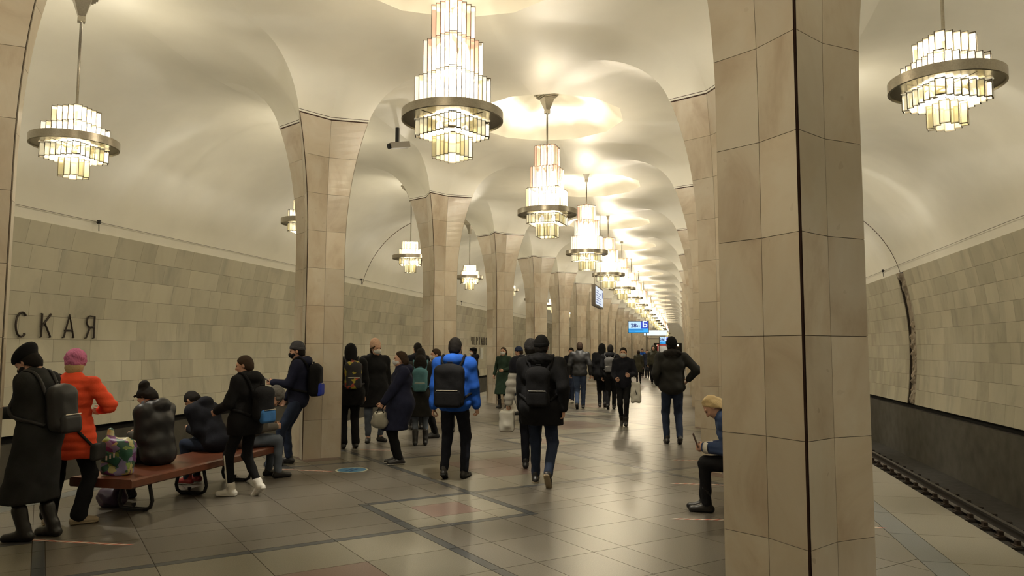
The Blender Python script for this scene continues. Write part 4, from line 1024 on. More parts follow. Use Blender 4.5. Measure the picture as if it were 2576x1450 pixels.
    if tp['hood'] == 'up':
        w_ = Vol(hc - .24 * s, hc + .2 * s, min(res, .014)); w_.ell(hat_at(0, -.02, .01), V3(.102, .122, .132) * s, Rh, .02); w_.cone(hat_at(0, -.03, -.06), nk, .10 * s, .11 * s, .04); w_.ell(hat_at(0, .12, -.01), V3(.07, .075, .105) * s, Rh, .02, True); vol_obj('hood', w_, tp['m'], rt_)
    if tp['fur']:
        w_ = Vol(nk - .26 * s, nk + .26 * s, min(res, .014)); w_.ell(at(0, -.10, .55), V3(.15, .085, .075) * s, R @ rotx(.3), .02); w_.cone(at(-.10, -.02, .55), at(.10, -.02, .55), .055 * s, k=.03); w_.wrinkle(.006, 70, 3); vol_obj('fur_collar', w_, tp['fur'], rt_)
    if tp['yoke']:
        w_ = Vol(lo, hi, res); w_.ell(at(0, -.005, .36), V3(.196 * b + pf, .143 * b + pf, .20) * s, R, .06); w_.cone(sh[0], sh[1], (.088 + pf * .6) * s, k=.05); w_.cone(at(0, -.01, .44), at(0, -.005, .53), (.108 + pf * .5) * s, .08 * s, .05)
        [w_.cone(a, a + (e - a) * .35, (.086 + pf * .55) * s, (.078 + pf * .55) * s, .03) for a, e, _ in arm]; w_.plane(-up, -(up @ at(0, 0, .36))); vol_obj('yoke', w_, tp['yoke'], rt_)
    # --- hair, hats, mask
    if hair:
        kd, hm = hair; w_ = Vol(hc - .3 * s - (.3 if kd == 'long' else 0), hc + .26 * s, min(res, .012)); w_.ell(hat_at(0, -.014, .026), V3(.083, .102, .104) * s, Rh, .015)
        if kd == 'short': w_.ell(hat_at(0, -.04, -.03), V3(.074, .07, .07) * s, Rh, .03)
        if kd in ('bob', 'long', 'bun', 'loose'): w_.ell(hat_at(0, -.04, -.03), V3(.086, .075, .09) * s, Rh, .03)
        if kd == 'loose': w_.ell(hat_at(0, -.045, -.05), V3(.098, .085, .10) * s, Rh, .03); w_.wrinkle(.004, 60, 2)
        if kd == 'long': w_.ell(at(0, -.12, .52), V3(.12, .055, .15) * s, R, .06); w_.ell(hat_at(0, -.06, -.09), V3(.10, .07, .11) * s, Rh, .04)
        fn = Rh @ V3(0, .80, -.60); 
        if kd != 'long': w_.plane(fn, fn @ hat_at(0, .004 if kd == 'loose' else .022, 0))
        else: w_.ell(hat_at(0, .085, -.03), V3(.07, .06, .105) * s, Rh, .015, True)
        if kd == 'bun': w_.ell(hat_at(0, -.075, .115), V3(.062, .062, .055) * s, Rh, .015); w_.cone(hat_at(-.04, .07, .10), hat_at(-.045, .12, .07), .012 * s, .006 * s, .02)
        w_.wrinkle(.0018, 110, 5); vol_obj('hair', w_, hm, rt_)
    if hat:
        kd, hm = hat; w_ = Vol(hc - .2 * s, hc + .24 * s, min(res, .012))
        if kd == 'beanie':
            w_.ell(hat_at(0, -.016, .038), V3(.090, .108, .115) * s, Rh, .02); n_ = Rh @ V3(0, .28, -.96); w_.plane(n_, n_ @ hat_at(0, 0, .022)); w_.quilt(.0, .1); t_ = Vol(hc - .2 * s, hc + .24 * s, min(res, .012)); t_.ell(hat_at(0, -.016, .036), V3(.094, .112, .117) * s, Rh, .02); t_.plane(n_, n_ @ hat_at(0, 0, .022)); t_.plane(-n_, -(n_ @ hat_at(0, 0, .022)) + .048 * s); h_ = vol_obj('hat', w_, hm, rt_); vol_obj('hat_cuff', t_, hm, h_)
        elif kd == 'tall':
            w_.ell(hat_at(0, -.03, .055), V3(.092, .112, .125) * s, Rh, .02); w_.ell(hat_at(0, -.05, .12), V3(.07, .075, .07) * s, Rh, .03); n_ = Rh @ V3(0, .3, -.95); w_.plane(n_, n_ @ hat_at(0, 0, .022)); vol_obj('hat', w_, hm, rt_)
        elif kd == 'beret':
            w_.ell(hat_at(0, -.025, .075), V3(.118, .135, .065) * s, Rh @ rotx(-.25), .02); w_.ell(hat_at(0, -.016, .04), V3(.088, .106, .095) * s, Rh, .03); n_ = Rh @ V3(0, .3, -.95); w_.plane(n_, n_ @ hat_at(0, 0, .024)); vol_obj('hat', w_, hm, rt_)
        elif kd == 'knit':
            w_.ell(hat_at(0, -.03, .055), V3(.104, .122, .118) * s, Rh, .02); n_ = Rh @ V3(0, .35, -.94); w_.plane(n_, n_ @ hat_at(0, 0, -.005)); w_.wrinkle(.006, 60, 4); vol_obj('hat', w_, hm, rt_)
        elif kd == 'cap':
            w_.ell(hat_at(0, -.016, .045), V3(.092, .112, .09) * s, Rh, .02); w_.ell(hat_at(0, -.0, .085), V3(.105, .12, .04) * s, Rh, .02); w_.ell(hat_at(0, .11, .04), V3(.065, .05, .012) * s, Rh @ rotx(-.3), .01); n_ = Rh @ V3(0, .1, -.99); w_.plane(n_, n_ @ hat_at(0, 0, .02)); vol_obj('hat', w_, hm, rt_)
    if mask is not None:
        w_ = Vol(hc - .17 * s, hc + .17 * s, .007); w_.ell(hat_at(0, .036, -.040), V3(.0695, .078, .062) * s, Rh, .01); w_.ell(hat_at(0, .085, -.03), V3(.03, .036, .04) * s, Rh, .03); n_ = Rh @ V3(0, -1, 0); w_.plane(n_, n_ @ hat_at(0, .018, 0)); n_ = Rh @ V3(0, .1, 1); w_.plane(n_, n_ @ hat_at(0, .1, -.004))
        mk_ = vol_obj('face_mask', w_, mask, rt_); b_ = MB()
        for sg in (-1, 1):
            for zz in (-.012, -.07): b_.tube([tuple(hat_at(sg * .066, .03, zz)), tuple(hat_at(sg * .079, .0, -.012 + zz * .3)), tuple(hat_at(sg * .078, -.022, -.005 + zz * .2))], .0022, 5)
        b_.build('ear_loop', mask, mk_)
    return dict(root=rt_, coat=j, leg=leg, at=at, R=R, wr=[a[2] for a in arm], el=[a[1] for a in arm], sh=sh, s=s, hc=hc, hat=hat_at, Rh=Rh, pv=pv, face=math.radians(face), pos=V3(pos[0], pos[1], z0))
def world(p, q):                              # person-local point to world
    return Vector(rotz(p['face']) @ np.array(q, float) + p['pos'])
def carried(name, p, label, cat):             # a carried thing is a thing of its own, standing in the carrier's frame
    o = empty(name, p['root'].location, p['face']); tag(o, label, cat); return o
from mathutils.bvhtree import BVHTree
def coat_tree(p):                             # the wearer's jacket with its hood, collar and trousers, in the wearer's frame
    if 'tree' not in p:
        vs, fs = [], []
        for o in p['root'].children:
            if o.name.split('.')[0] in ('jacket', 'fur_collar', 'yoke'):
                k = len(vs); vs += [v.co.copy() for v in o.data.vertices]; fs += [tuple(i + k for i in q.vertices) for q in o.data.polygons]
        p['tree'] = BVHTree.FromPolygons(vs, fs)
    return p['tree']
def gap_to(t, q):                             # signed distance of a point to the jacket (negative inside) and the surface there
    c, n, _, d = t.find_nearest(Vector(q)); return (d if (Vector(q) - c).dot(n) >= 0 else -d), c, n
def drape(p, pts, lift, rounds=6):            # lay a strap on the jacket: refine its path and lift sunken points to the surface
    t = coat_tree(p); P_ = [np.array(q, float) for q in pts]
    for _ in range(2): P_ = [x for a, b in zip(P_, P_[1:]) for x in (a, (a + b) / 2)] + [P_[-1]]
    for _ in range(rounds):
        for i, q in enumerate(P_):
            d, c, n = gap_to(t, q)
            if d < lift or (d < .09 and 1 < i < len(P_) - 2): P_[i] = np.array(c + n * lift)
        P_ = [P_[0]] + [(P_[i - 1] + 2 * P_[i] + P_[i + 1]) / 4 for i in range(1, len(P_) - 1)] + [P_[-1]]
    for i, q in enumerate(P_):
        d, c, n = gap_to(t, q)
        if d < lift: P_[i] = np.array(c + n * lift)
    return P_
def backpack(p, label, mat, w=.15, h=.23, d=.075, cz=.27, cy=-.215, pocket=None, pmat=None, low=False, straps=True, xoff=0.0, rows=None):
    def bag_vol(res):
        c = p['at'](xoff, cy, cz); v = Vol(c - .42, c + .42, res); v.rbox(c, V3(w, d, h) * p['s'], .07 * p['s'], p['R']); v.ell(p['at'](xoff, cy, cz + h - .06), V3(w * .92, d * .95, .09) * p['s'], p['R'], .05); v.wrinkle(.003, 24, w); return v
    for _ in range(3):                        # rest the bag against the wearer's back
        m_ = min(gap_to(coat_tree(p), q)[0] for q in bag_vol(.03).verts()[0]); cy += (m_ + .006) / p['s']
    o = carried('backpack', p, label, 'backpack'); s = p['s']; at, R = p['at'], p['R']; vol_obj('bag', bag_vol(.013), mat, o)
    pz = -.12 if not low else -.14; q = at(xoff, cy - d * .85, cz + pz); v = Vol(q - .3, q + .3, .013); v.rbox(q, V3(w * .86, d * .45, h * .42) * s, .035 * s, R); vol_obj('pocket', v, pmat or mat, o)
    b = MB(); b.tube([tuple(at(xoff - .03, cy + .03, cz + h + .0)), tuple(at(xoff - .025, cy + .03, cz + h + .045)), tuple(at(xoff + .025, cy + .03, cz + h + .045)), tuple(at(xoff + .03, cy + .03, cz + h))], .008, 6); b.build('handle', mat, o)
    for sg in (-1, 1) if straps else ():
        b = MB(); pts = [at(sg * .095, cy + d, cz + h - .06), at(sg * .105, -.13, .50), at(sg * .115, -.03, .575), at(sg * .12, .08, .50), at(sg * .125, .155, .36), at(sg * .15, .12, .2), at(sg * .17, -.0, .13), at(sg * .13, cy + d, cz - h + .07)]; b.tube([tuple(x) for x in drape(p, pts, .010)], .016, 8); b.build('strap', mat, o, smooth=True)
    b = MB(); zz = cz + pz + h * .40; b.tube([tuple(at(xoff - w * .7, cy - d * 1.28, zz)), tuple(at(xoff + w * .7, cy - d * 1.28, zz))], .005, 6); b.build('zip', M_NICKEL, o)
    return o
def handbag(p, i, name, label, mat, size, drop=.12, round_=.03, strap=True, ridge=None):
    o = carried(name, p, label, 'bag'); s = p['s']; w_ = p['wr'][i]; d = w_ - p['el'][i]; g = w_ + d / np.linalg.norm(d) * .095 * s; c = g + V3(0, 0, -drop - size[2])
    v = Vol(c - max(size) - .06, c + max(size) + .06, .012); v.rbox(c, size, round_); v.ell(c + V3(0, 0, -size[2] * .35), (size[0] * 1.02, size[1] * 1.25, size[2] * .6), None, .04); v.wrinkle(.004, 30, 3); vol_obj('bag', v, mat, o)
    b = MB(); top = size[2]
    for yy in (-size[1] * .4, size[1] * .4): b.tube([tuple(c + V3(0, yy - .0, top - .02) + V3(x, 0, 0)) if False else tuple(c + V3(0, 0, top - .02) + V3(yy * 1.6, x, 0)) for x in (-.05,)] + [tuple(g + V3(yy * .2, 0, 0))] + [tuple(c + V3(0, 0, top - .02) + V3(yy * 1.6, .05, 0))], .007, 6)
    b.build('handle', ridge or mat, o); return o
def phone(p, i, label, tiltd=50, mat=None, glow=None):
    o = carried('phone', p, label, 'phone'); s = p['s']; d = p['wr'][i] - p['el'][i]; g = p['wr'][i] + d / np.linalg.norm(d) * .10 * s + V3(0, 0, .03); b = MB(); b.box((-.037, -.005, -.04), (.037, .004, .11)); q = b.build('case', mat or M_BEZEL, o); q.location = tuple(g); q.rotation_euler = (-math.radians(tiltd), 0, 0)
    b = MB(); b.box((-.034, -.0065, -.037), (.034, -.0052, .107)); e = b.build('display', glow or M_BEZEL, q); return o
# ------------------------------------------------------------------ the people in the photograph
def walk(st, lead=0, lift=.05, wd=.07):
    """feet for a stride of length 2*st; lead = 0: left foot in front; the rear heel is raised"""
    f = [(-wd, st if lead == 0 else -st, 0 if lead == 0 else lift, 6 if lead == 0 else -32), (wd, -st if lead == 0 else st, lift if lead == 0 else 0, -32 if lead == 0 else 6)]
    return tuple(f)
def sit(H, zs=.39, fwd=.42, spread=.1): return dict(pelvis=(0, 0, (zs + .105) / (H / 1.75)), feet=((-spread, fwd, 0, 0), (spread, fwd + .04, 0, 0)))
F_CHAR = fab('charcoal_wool', (.022, .023, .023)); F_RED = fab('orange_red', (.74, .085, .035), bump=.15); F_PINKH = fabric('knit_pink', (.50, .16, .30), .9, .8, 60)
F_BLUE = fab('royal_blue', (.015, .075, .36), bump=.2); F_TEAL = fab('teal', (.07, .17, .20)); F_GREEN = fab('bottle_green', (.022, .04, .028)); F_YEL = fab('yellow', (.50, .30, .02)); F_WHITE = fab('white_puffer', (.50, .49, .46), bump=.15)
F_GREY = fab('grey_wool', (.075, .072, .068)); F_TAUPE = fab('taupe', (.11, .10, .09)); F_PEACH = fabric('knit_peach', (.60, .40, .30), .9, .6, 90); F_OLIVE = fab('olive', (.05, .048, .035)); F_DENIM = fab('denim_puffer', (.035, .055, .12), bump=.15)
F_LEATH = plain('leather_black', (.016, .016, .017), .5, 0, .3, bump=.12, scale=18); F_PUFFB = plain('shiny_black_puffer', (.010, .010, .012), .48, 0, .35, bump=.15, scale=14); F_SILV = plain('silver_bag', (.27, .26, .22), .35, .4); F_BAGW = plain('white_carrier', (.52, .51, .46), .55); F_BEAN = fabric('knit_slate', (.06, .06, .07), .9, .6, 90); F_KGREY = fabric('knit_grey', (.13, .125, .12), .9, .7, 80)
S_PHONE = emit('phone_display', (.45, .65, 1.0), 1.2)

p = person('person in a long charcoal coat and black beret looking at a phone', (-2.97, 5.38), 98, 1.64, .014, hpole=((-.05, -1, -.3), None), feet=((-.10, .02, 0, 0, 12), (.11, -.10, 0, 0, -8)), hands=((-.10, .33, .22), (.08, .34, .24)), curl=(.6, .6), head=(34, 4), build=.98,
           top=dict(m=F_CHAR, hem=.60, flare=.02, puff=.012), legs=dict(m=BLACK, r=.82), shoes=dict(m=SHOE, boot=.45, r=1.1), hat=('beret', BLACK), hair=('bob', HAIRB), mask=M_MASKB, lean=7)
backpack(p, 'black leather backpack on the person in the charcoal coat', F_LEATH, .15, .20, .08, .20, -.235, low=True); phone(p, 0, 'phone with a lit display held by the person in the charcoal coat', 40, glow=S_PHONE)

p = person('person in an orange-red quilted coat and pink knitted hat', (-3.15, 5.88), 16, 1.57, .013, feet=((-.15, -.02, 0, 0, 10), (.15, -.02, 0, 0, -52)), hands=((-.16, .26, .20), (.21, .22, .22)), hpole=(None, (1, -.7, -.2)), curl=(.5, .5), head=(14, 12), build=1.12,
           top=dict(m=F_RED, hem=.27, flare=.012, puff=.02, quilt=(.010, .075), hood=None), legs=dict(m=BLACK, r=1.05, flare=.022), shoes=dict(m=SHOET, sole=SHOET), hat=('knit', F_PINKH), hair=('bob', HAIRL), lean=4)
o = carried('crossbody_bag', p, 'small dark crossbody bag over the orange-red coat', 'bag'); at = p['at']; b = MB()
b.tube([tuple(x) for x in drape(p, [at(*q) for q in ((-.10, .13, .42), (-.13, .03, .555), (-.10, -.13, .46), (.02, -.185, .24), (.14, -.155, .02), (.27, -.06, -.13))], .009)], .013, 8); b.build('strap', CHAR, o, smooth=True); c = at(.322, -.02, -.2); v = Vol(c - .2, c + .2, .012); v.rbox(c, (.035, .10, .08), .03); vol_obj('pouch', v, CHAR, o)

p = person('seated person with a black hair bun and shiny black puffer jacket', (-3.0, 6.93), 86, 1.64, .013, **sit(1.64, fwd=.43), lean=10, hands=((-.08, .27, .25), (.08, .27, .25)), curl=(.5, .5), head=(40, 10), build=1.1,
           top=dict(m=F_PUFFB, hem=.115, puff=.028, hood='down'), legs=dict(m=BLACK), shoes=dict(m=SHOE, boot=.5, r=1.1), hair=('bun', HAIRB), mask=fabric('mask_blue', (.22, .30, .40), .8, .1))
p = person('child in a black jacket with white stripe and white canvas shoes', (-2.30, 7.42), 82, 1.54, .013, feet=((-.06, .15, 0, 0, 20), (.08, -.20, .06, -34, -12)), hands=((-.2, .28, .12), (.26, .06, -.02)), curl=(.4, .4), head=(14, 25), build=1.05,
           top=dict(m=BLACK, hem=.17, puff=.02, hood='down'), legs=dict(m=BLACK, r=.92), shoes=dict(m=SHOEW, sole=RUBW, boot=.14), hair=('short', HAIRD))
backpack(p, 'black and blue school backpack on the child in white shoes', BLACK, .15, .20, .08, .20, -.235, pmat=fab('school_blue', (.03, .10, .24)), low=True)
for pts, nm in (([(-.235, .02, .45), (-.245, .04, .33), (-.25, .06, .26)], 'sleeve_stripe'),):
    b = MB(); b.tube([tuple(p['at'](*q)) for q in pts], .022, 6); b.build(nm, RUBW, p['root'])
for h_, kn, an, Rf in p['leg']:
    out = V3(-.064 if h_[0] < 0 else .064, .0, 0); b = MB(); b.tube([tuple(kn + out), tuple(kn * .5 + an * .5 + out * .92), tuple(kn * .1 + an * .9 + out * .84)], .008, 6); b.build('trouser_stripe', RUBW, p['root'])
p = person('hunched seated person in a dark puffer with red shoes behind the child', (-3.0, 7.95), 84, 1.62, .014, **sit(1.62, fwd=.36), lean=34, hands=((-.08, .225, .345), (.08, .225, .345)), curl=(.6, .6), head=(26, 0), build=1.05, top=dict(m=INK, hem=.115, puff=.03, hood='down'), legs=dict(m=DJEAN), shoes=dict(m=SHOER, sole=RUBW), hair=('short', HAIRB))
p = person('seated person in a grey knitted beanie and taupe jacket at the bench end', (-2.88, 8.30), -38, 1.60, .014, **sit(1.60, fwd=.40, spread=.12), lean=30, hands=((-.06, .27, .33), (.08, .27, .33)), curl=(.6, .6), head=(34, -8), top=dict(m=F_TAUPE, hem=.115, puff=.012, hood=None), legs=dict(m=LJEAN), shoes=dict(m=SHOE), hat=('knit', F_KGREY), hair=('short', HAIRD))
p = person('person in a navy jacket and grey-black beanie leaning at the column with a phone', (-2.95, 9.55), 106, 1.72, .013, feet=((-.10, .14, 0, 0, 8), (.12, .04, 0, 0, -10)), pelvis=(0, -.10, .915), lean=0, hands=((-.12, .33, .24), (.2, .22, .0)), curl=(.6, .4), head=(12, 6),
           top=dict(m=NAVY, hem=.14, puff=.014, hood='down'), legs=dict(m=DJEAN), shoes=dict(m=SHOE, sole=CHAR), hat=('beanie', F_BEAN), mask=M_MASKB, hair=('short', HAIRB))
backpack(p, 'black backpack with a blue and white pocket on the person leaning at the column', BLACK, .15, .22, .085, .26, -.235, pmat=fab('bag_blue', (.03, .05, .35))); phone(p, 0, 'dark phone held by the person leaning at the column', 60)
p = person('person in black with a patterned backpack half hidden by the column', (-2.9, 11.35), 34, 1.70, .015, top=dict(m=BLACK, hem=.22, puff=.02, hood='up'), legs=dict(m=BLACK, flare=.015), shoes=dict(m=SHOE), build=1.1, lean=4, head=(14, 0), hair=('short', HAIRB))
def tri_mat():
    m, nt, b = nodes_of('triangle_print'); setc(b, (.02, .02, .02), .8); L = nt.links.new; tc = N(nt, 'ShaderNodeTexCoord'); vo = N(nt, 'ShaderNodeTexVoronoi', distance='MANHATTAN'); vo.inputs['Scale'].default_value = 16; L(tc.outputs['Object'], vo.inputs['Vector'])
    sp = N(nt, 'ShaderNodeSeparateColor'); L(vo.outputs['Color'], sp.inputs[0]); r = ramp(nt, [(0, (.016, .016, .02)), (.62, (.30, .05, .03)), (.72, (.016, .016, .02)), (.92, (.30, .25, .03))]); r.color_ramp.interpolation = 'CONSTANT'; L(sp.outputs[0], r.inputs['Fac']); L(r.outputs['Color'], b.inputs['Base Color']); return m
M_TRI = tri_mat(); backpack(p, 'black backpack printed with orange and yellow triangles', M_TRI, .14, .22, .08, .26, -.24)
p = person('person in a peach beanie, white mask and long black coat', (-2.87, 12.25), -132, 1.74, .015, feet=((-.12, .0, 0, 0, 10), (.12, .03, 0, 0, -30)), head=(4, 10), build=1.12, top=dict(m=BLACK, hem=.32, puff=.03, hood='down', flare=.01), legs=dict(m=LJEAN, end=.12), shoes=dict(m=SHOE, sole=CHAR), hat=('tall', F_PEACH), hair=('bob', HAIRD), mask=M_MASKW, eyes=True)
p = person('person in a navy hooded coat and white mask holding a silver handbag', (-1.50, 10.0), 118, 1.58, .014, feet=((-.09, .02, 0, 0, 0), (.09, .05, 0, 0, -6)), hands=((-.20, .30, .02), (.22, .16, -.03)), curl=(.9, .5), head=(2, -6), build=1.12, top=dict(m=NAVY, hem=.40, puff=.03, hood='down', flare=.015), legs=dict(m=BLACK), shoes=dict(m=SHOE, sole=RUBW, r=1.1), hair=('loose', HAIRD), mask=M_MASKW, eyes=True)
handbag(p, 0, 'handbag', 'silver and black handbag held by the person in the navy coat', F_SILV, (.05, .095, .115), .05, .05, ridge=BLACK)
p = person('person with long dark hair, dark coat and a teal backpack', (-1.92, 11.95), 18, 1.63, .015, top=dict(m=CHAR, hem=.42, puff=.02, flare=.01), legs=dict(m=LJEAN, r=.85), shoes=dict(m=SHOE, boot=.4), hair=('long', HAIRB), feet=((-.08, 0, 0, 0), (.1, .05, 0, 0)))
backpack(p, 'teal backpack on the person with long dark hair', F_TEAL, .13, .19, .075, .24, -.25)
p = person('dark haired person standing behind the teal backpack', (-2.83, 14.3), 40, 1.74, .018, top=dict(m=INK, hem=.2, hood='down', puff=.015), legs=dict(m=BLACK), hair=('short', HAIRB))
p = person('person in a yellow jacket and white mask standing behind the navy coat', (-2.03, 13.1), 122, 1.62, .016, feet=((-.09, .02, 0, 0, 0), (.09, .0, 0, 0, 0)), top=dict(m=F_YEL, hem=.12, puff=.012, hood='down'), legs=dict(m=BLACK), shoes=dict(m=SHOE, r=1.1), hair=('short', HAIRD), mask=M_MASKW, eyes=True)
o = backpack(p, 'black backpack on the person in the yellow jacket', BLACK, .13, .19, .07, .25, -.22)
p = person('person in a bright blue hooded jacket walking away', (-.41, 9.0), 3, 1.76, .013, feet=((-.11, -.06, .03, -20, 6), (.11, .10, 0, 0, -8)), hands=((-.27, .0, -.09), (.27, .10, -.09)), curl=(.5, .5), build=1.12, head=(8, 0), top=dict(m=F_BLUE, hem=.10, puff=.026, hood='down'), legs=dict(m=INK), shoes=dict(m=SHOE, sole=CHAR), hair=('short', HAIRB))
backpack(p, 'large black backpack on the person in the bright blue jacket', BLACK, .185, .25, .085, .21, -.245, low=True)
p = person('dark haired person mostly hidden behind the bright blue jacket', (-1.90, 14.0), 30, 1.69, .018, top=dict(m=INK, hem=.2, puff=.01), legs=dict(m=BLACK), hair=('short', HAIRB))
p = person('person in a black cap and dark jacket standing near the platform edge', (-3.72, 21.6), 100, 1.66, .02, top=dict(m=INK, hem=.25, hood='down', puff=.015), legs=dict(m=BLACK), hat=('cap', BLACK), hair=('short', HAIRB), mask=M_MASKW)
p = person('person in a long bottle green coat and white mask', (-2.42, 20.0), 168, 1.67, .018, feet=walk(.10, 1, .03), hands=((-.12, .26, .16), (.27, .05, .02)), curl=(.5, .3), top=dict(m=F_GREEN, hem=.52, flare=.02, collar=True), legs=dict(m=BLACK, r=.8), shoes=dict(m=SHOE, boot=.4), hair=('loose', HAIRD), mask=M_MASKW, eyes=True)
p = person('person in a blue beanie and dark jacket facing the columns', (-1.55, 18.2), 96, 1.68, .018, top=dict(m=INK, hem=.14, hood='down', puff=.015), legs=dict(m=DJEAN), hat=('beanie', fabric('knit_navy', (.02, .03, .07), .9, .6, 90)), hair=('short', HAIRD), head=(20, 0))
p = person('person in a white puffer with dark yoke and hat, behind the black coat', (.37, 9.95), 10, 1.74, .016, feet=walk(.13, 0, .04), hands=((-.31, .08, -.05), (.24, .02, .0)), curl=(.8, .4), top=dict(m=F_WHITE, hem=.08, puff=.04, quilt=(.014, .10), yoke=INK), legs=dict(m=INK), hat=('beanie', F_BEAN), hair=('short', HAIRB))
handbag(p, 0, 'carrier_bag', 'white carrier bag held by the person in the white puffer', F_BAGW, (.10, .13, .14), .03, .03)
p = person('tall person in a black hooded coat and dark jeans walking away', (.72, 8.85), 2, 1.78, .013, feet=((-.09, .16, .0, 4, 4), (.10, -.24, .10, -52, -6)), pelvis=(0, 0, .915), hands=((-.25, .12, -.04), (.27, -.06, -.02)), curl=(.4, .4), build=1.18, head=(6, 0), top=dict(m=BLACK, hem=.22, puff=.03, hood='down', fur=BLACK), legs=dict(m=DJEAN), shoes=dict(m=SHOE, sole=SHOET), hat=('beanie', BLACK), hair=('short', HAIRB))
backpack(p, 'slim black backpack on the tall person in the black coat', BLACK, .14, .22, .05, .22, -.235)
p = person('person in a dark leather jacket and blue jeans walking away', (-.36, 20.3), 4, 1.82, .018, feet=walk(.18, 1, .06), hands=((-.27, .08, -.02), (.28, -.04, -.03)), top=dict(m=F_LEATH, hem=.08, puff=.012), legs=dict(m=JEAN), hair=('short', HAIRD), build=1.08)
p = person('person in dark clothes walking towards the leather jacket', (-.92, 22.6), 172, 1.68, .02, feet=walk(.16, 0, .05), top=dict(m=INK, hem=.1), legs=dict(m=DJEAN), shoes=dict(m=SHOEW), hair=('short', HAIRB), head=(16, 0))
p = person('person in a black hood walking beside the grey backpack', (.16, 21.1), 6, 1.78, .02, feet=walk(.10, 0, .04), top=dict(m=BLACK, hem=.2, puff=.02, hood='up'), legs=dict(m=BLACK), build=1.1)
p = person('person in black with a grey backpack walking away', (.46, 20.4), -2, 1.75, .018, feet=walk(.12, 1, .04), top=dict(m=BLACK, hem=.12, puff=.015, hood='down'), legs=dict(m=BLACK), hair=('short', HAIRB))
backpack(p, 'small grey backpack on the person walking in black', F_GREY, .13, .19, .06, .26, -.215)
p = person('short haired person in black with a white mask walking this way', (1.14, 16.1), 178, 1.66, .015, feet=((-.06, .14, 0, 6), (.06, -.16, .05, -30)), hands=((-.17, .28, .20), (.14, .26, .12)), curl=(.6, .6), top=dict(m=INK, hem=.10, puff=.014, hood='down'), legs=dict(m=BLACK, r=.92), shoes=dict(m=SHOE, boot=.25), hair=('short', HAIRB), mask=M_MASKW, eyes=True)
o = carried('carrier_bag', p, 'white carrier bag hanging from the arm of the masked walker in black', 'bag'); c = p['at'](-.285, .19, -.17); v = Vol(c - .36, c + .36, .014); v.cone(c + V3(-.06, 0, -.17), c + V3(-.04, 0, .17), .055, .035, .05); v.cone(c + V3(.06, 0, -.17), c + V3(.03, 0, .17), .055, .035, .05); v.rbox(c, (.10, .04, .2), .035, None, .04); v.wrinkle(.009, 24, 2); vol_obj('bag', v, F_BAGW, o)
b = MB(); e = p['el'][0]; b.tube([tuple(c + V3(.0, -.02, .23)), tuple(e + (p['wr'][0] - e) * .5 + V3(0, 0, .05)), tuple(c + V3(.0, .03, .23))], .008, 6); b.build('handle', F_BAGW, o); b = MB(); b.prism([(-.03, -.05), (-.012, -.06), (.022, .05), (.012, .055)], -.003, .003); q = b.build('print', F_GREY, o, loc=tuple(c + V3(-.01, .062, .0))); q.rotation_euler = (math.pi / 2, 0, 0)
p = person('person in a short olive coat walking away far down the hall', (.34, 35.6), 8, 1.60, .024, feet=walk(.12, 0, .04), top=dict(m=F_OLIVE, hem=.34, flare=.02), legs=dict(m=BLACK, r=.85), hair=('short', HAIRD))
p = person('person in a hooded dark jacket walking this way far down the hall', (1.02, 35.9), 180, 1.82, .024, feet=walk(.10, 0, .03), top=dict(m=F_OLIVE, hem=.12, hood='up', puff=.012), legs=dict(m=BLACK), build=1.08)
p = person('person in a dark jacket and jeans walking away beside the column', (2.19, 13.2), 8, 1.82, .014, feet=((-.09, .07, 0, 0, 4), (.10, -.12, .04, -26, -4)), hands=((-.22, .10, .05), (.28, .10, .12)), hpole=(None, (1, -.6, -.2)), build=1.14, top=dict(m=CHAR, hem=.12, puff=.022, hood='down', fur=HAIRB), legs=dict(m=DJEAN), hat=('beanie', BLACK), hair=('short', HAIRB))
p = person('seated blonde person in a blue puffer and black trousers reading a phone', (2.98, 7.80), 84, 1.62, .012, **sit(1.62, fwd=.42, spread=.08), lean=26, hands=((-.06, .32, .32), (.07, .31, .30)), curl=(.6, .6), head=(24, 0), top=dict(m=F_DENIM, hem=.115, puff=.026, quilt=(.010, .09)), legs=dict(m=BLACK), shoes=dict(m=SHOE, boot=.45), hair=('loose', HAIRL), eyes=True)
for a_, e_, w_ in ((0, p['el'][0], p['wr'][0]), (1, p['el'][1], p['wr'][1])):
    b = MB(); d_ = (w_ - e_) / np.linalg.norm(w_ - e_); b.tube([tuple(w_ - d_ * .055), tuple(w_ - d_ * .005)], .061, 14); b.build('cuff', RUBW, p['root'], smooth=True)
phone(p, 0, 'phone in a brown folding case held by the seated blonde person', 20, plain('brown_case', (.09, .045, .035), .5))
for i, (x, y, f, h, m, lb) in enumerate(((-.05, 46.5, 170, 1.68, F_BLUE, 'person in a blue jacket far beyond the information screen'), (.35, 44, 175, 1.62, INK, 'distant walker in black beside the screen pole'), (.75, 41, 8, 1.64, F_OLIVE, 'distant walker in olive beside the hooded walker'), (-.4, 53, 172, 1.7, CHAR, 'distant walker in grey beyond the information screen'), (1.75, 44, 5, 1.72, INK, 'distant walker in black near the far columns'), (1.9, 30.5, 8, 1.76, INK, 'walker in black mostly hidden behind the dark jacket and jeans'))):
    person(lb, (x, y), f, h, .028, feet=walk(.12, i % 2, .04), top=dict(m=m, hem=.15), legs=dict(m=BLACK), hair=('short', HAIRB if i % 2 else HAIRD))

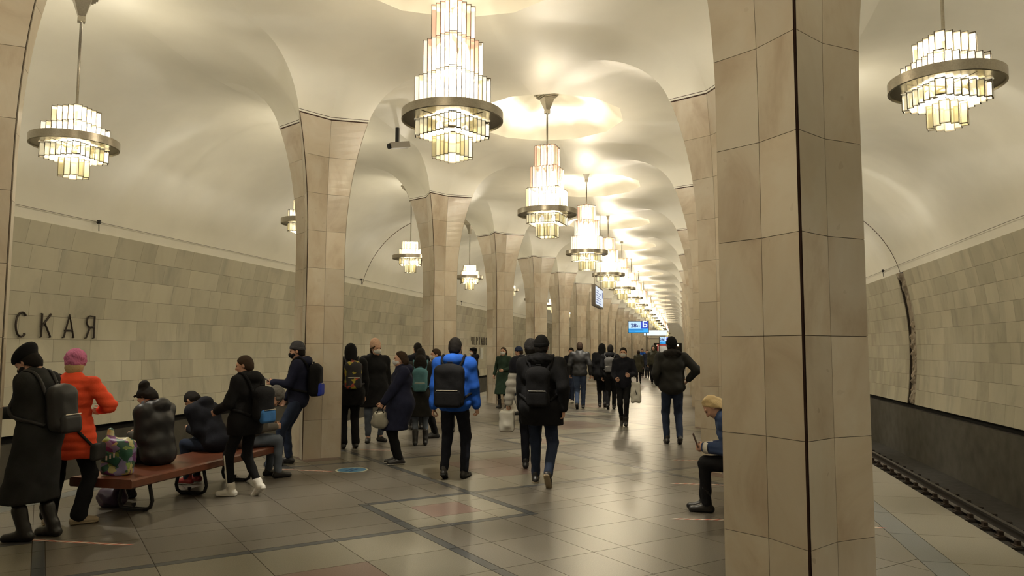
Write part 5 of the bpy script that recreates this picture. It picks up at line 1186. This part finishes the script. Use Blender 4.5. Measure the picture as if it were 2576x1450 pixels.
# ------------------------------------------------------------------ patterned carrier bag on the bench and small things under it
def patch_mat():
    m, nt, b = nodes_of('patchwork_print'); setc(b, (.3, .3, .3), .45); L = nt.links.new; tc = N(nt, 'ShaderNodeTexCoord'); mp = N(nt, 'ShaderNodeMapping'); mp.inputs['Rotation'].default_value = (.5, .6, .3); mp.inputs['Scale'].default_value = (1, 1.4, 1.4); L(tc.outputs['Object'], mp.inputs['Vector'])
    vo = N(nt, 'ShaderNodeTexVoronoi', distance='CHEBYCHEV'); vo.inputs['Scale'].default_value = 13; L(mp.outputs[0], vo.inputs['Vector']); sp = N(nt, 'ShaderNodeSeparateColor'); L(vo.outputs['Color'], sp.inputs[0])
    r = ramp(nt, [(0, (.02, .09, .06)), (.28, (.40, .38, .16)), (.46, (.12, .03, .14)), (.64, (.17, .26, .06)), (.8, (.22, .20, .36)), (.92, (.40, .36, .2))]); r.color_ramp.interpolation = 'CONSTANT'; L(sp.outputs[0], r.inputs['Fac']); L(r.outputs['Color'], b.inputs['Base Color']); return m
o = empty('carrier_bag', (-2.93, 6.27, .391)); o.rotation_euler = (0, 0, .25); tag(o, 'green, purple and yellow patchwork carrier bag standing on the bench', 'bag')
v = Vol((-.25, -.25, -.02), (.25, .25, .55), .011); v.rbox((0, 0, .17), (.14, .08, .17), .035); v.cone((-.08, 0, .30), (-.09, 0, .42), .05, .02, .06); v.cone((.06, 0, .28), (.08, 0, .34), .05, .025, .06); v.wrinkle(.012, 24, 8); v.plane((0, 0, -1), 0); v.verts(); vol_obj('bag', v, patch_mat(), o)
b = MB(); v = Vol((-.12, -.14, .08), (.12, -.04, .26), .01); v.rbox((-.03, -.079, .16), (.085, .014, .045), .012, roty(.5)); vol_obj('green_label', v, plain('label_green', (.012, .07, .045), .5), o)
for k in range(3): b.box((-.075 + .035 * k, -.097, .15 + .012 * k), (-.06 + .035 * k, -.092, .19 + .012 * k))
b.build('lettering', M_PAPER, o)
o = empty('carrier_bag', (-3.28, 6.62, 0)); tag(o, 'crumpled dark purple bag on the floor under the bench', 'bag'); v = Vol((-.22, -.2, -.02), (.22, .2, .3), .013); v.ell((0, 0, .10), (.15, .12, .13)); v.wrinkle(.012, 26, 3); v.plane((0, 0, -1), 0); vol_obj('bag', v, plain('dark_purple', (.05, .03, .06), .4), o)
b = MB(); b.tube([(-.05, 0, .2), (-.03, 0, .27), (.03, 0, .27), (.05, 0, .2)], .007, 6); b.build('handle', BLACK, o)
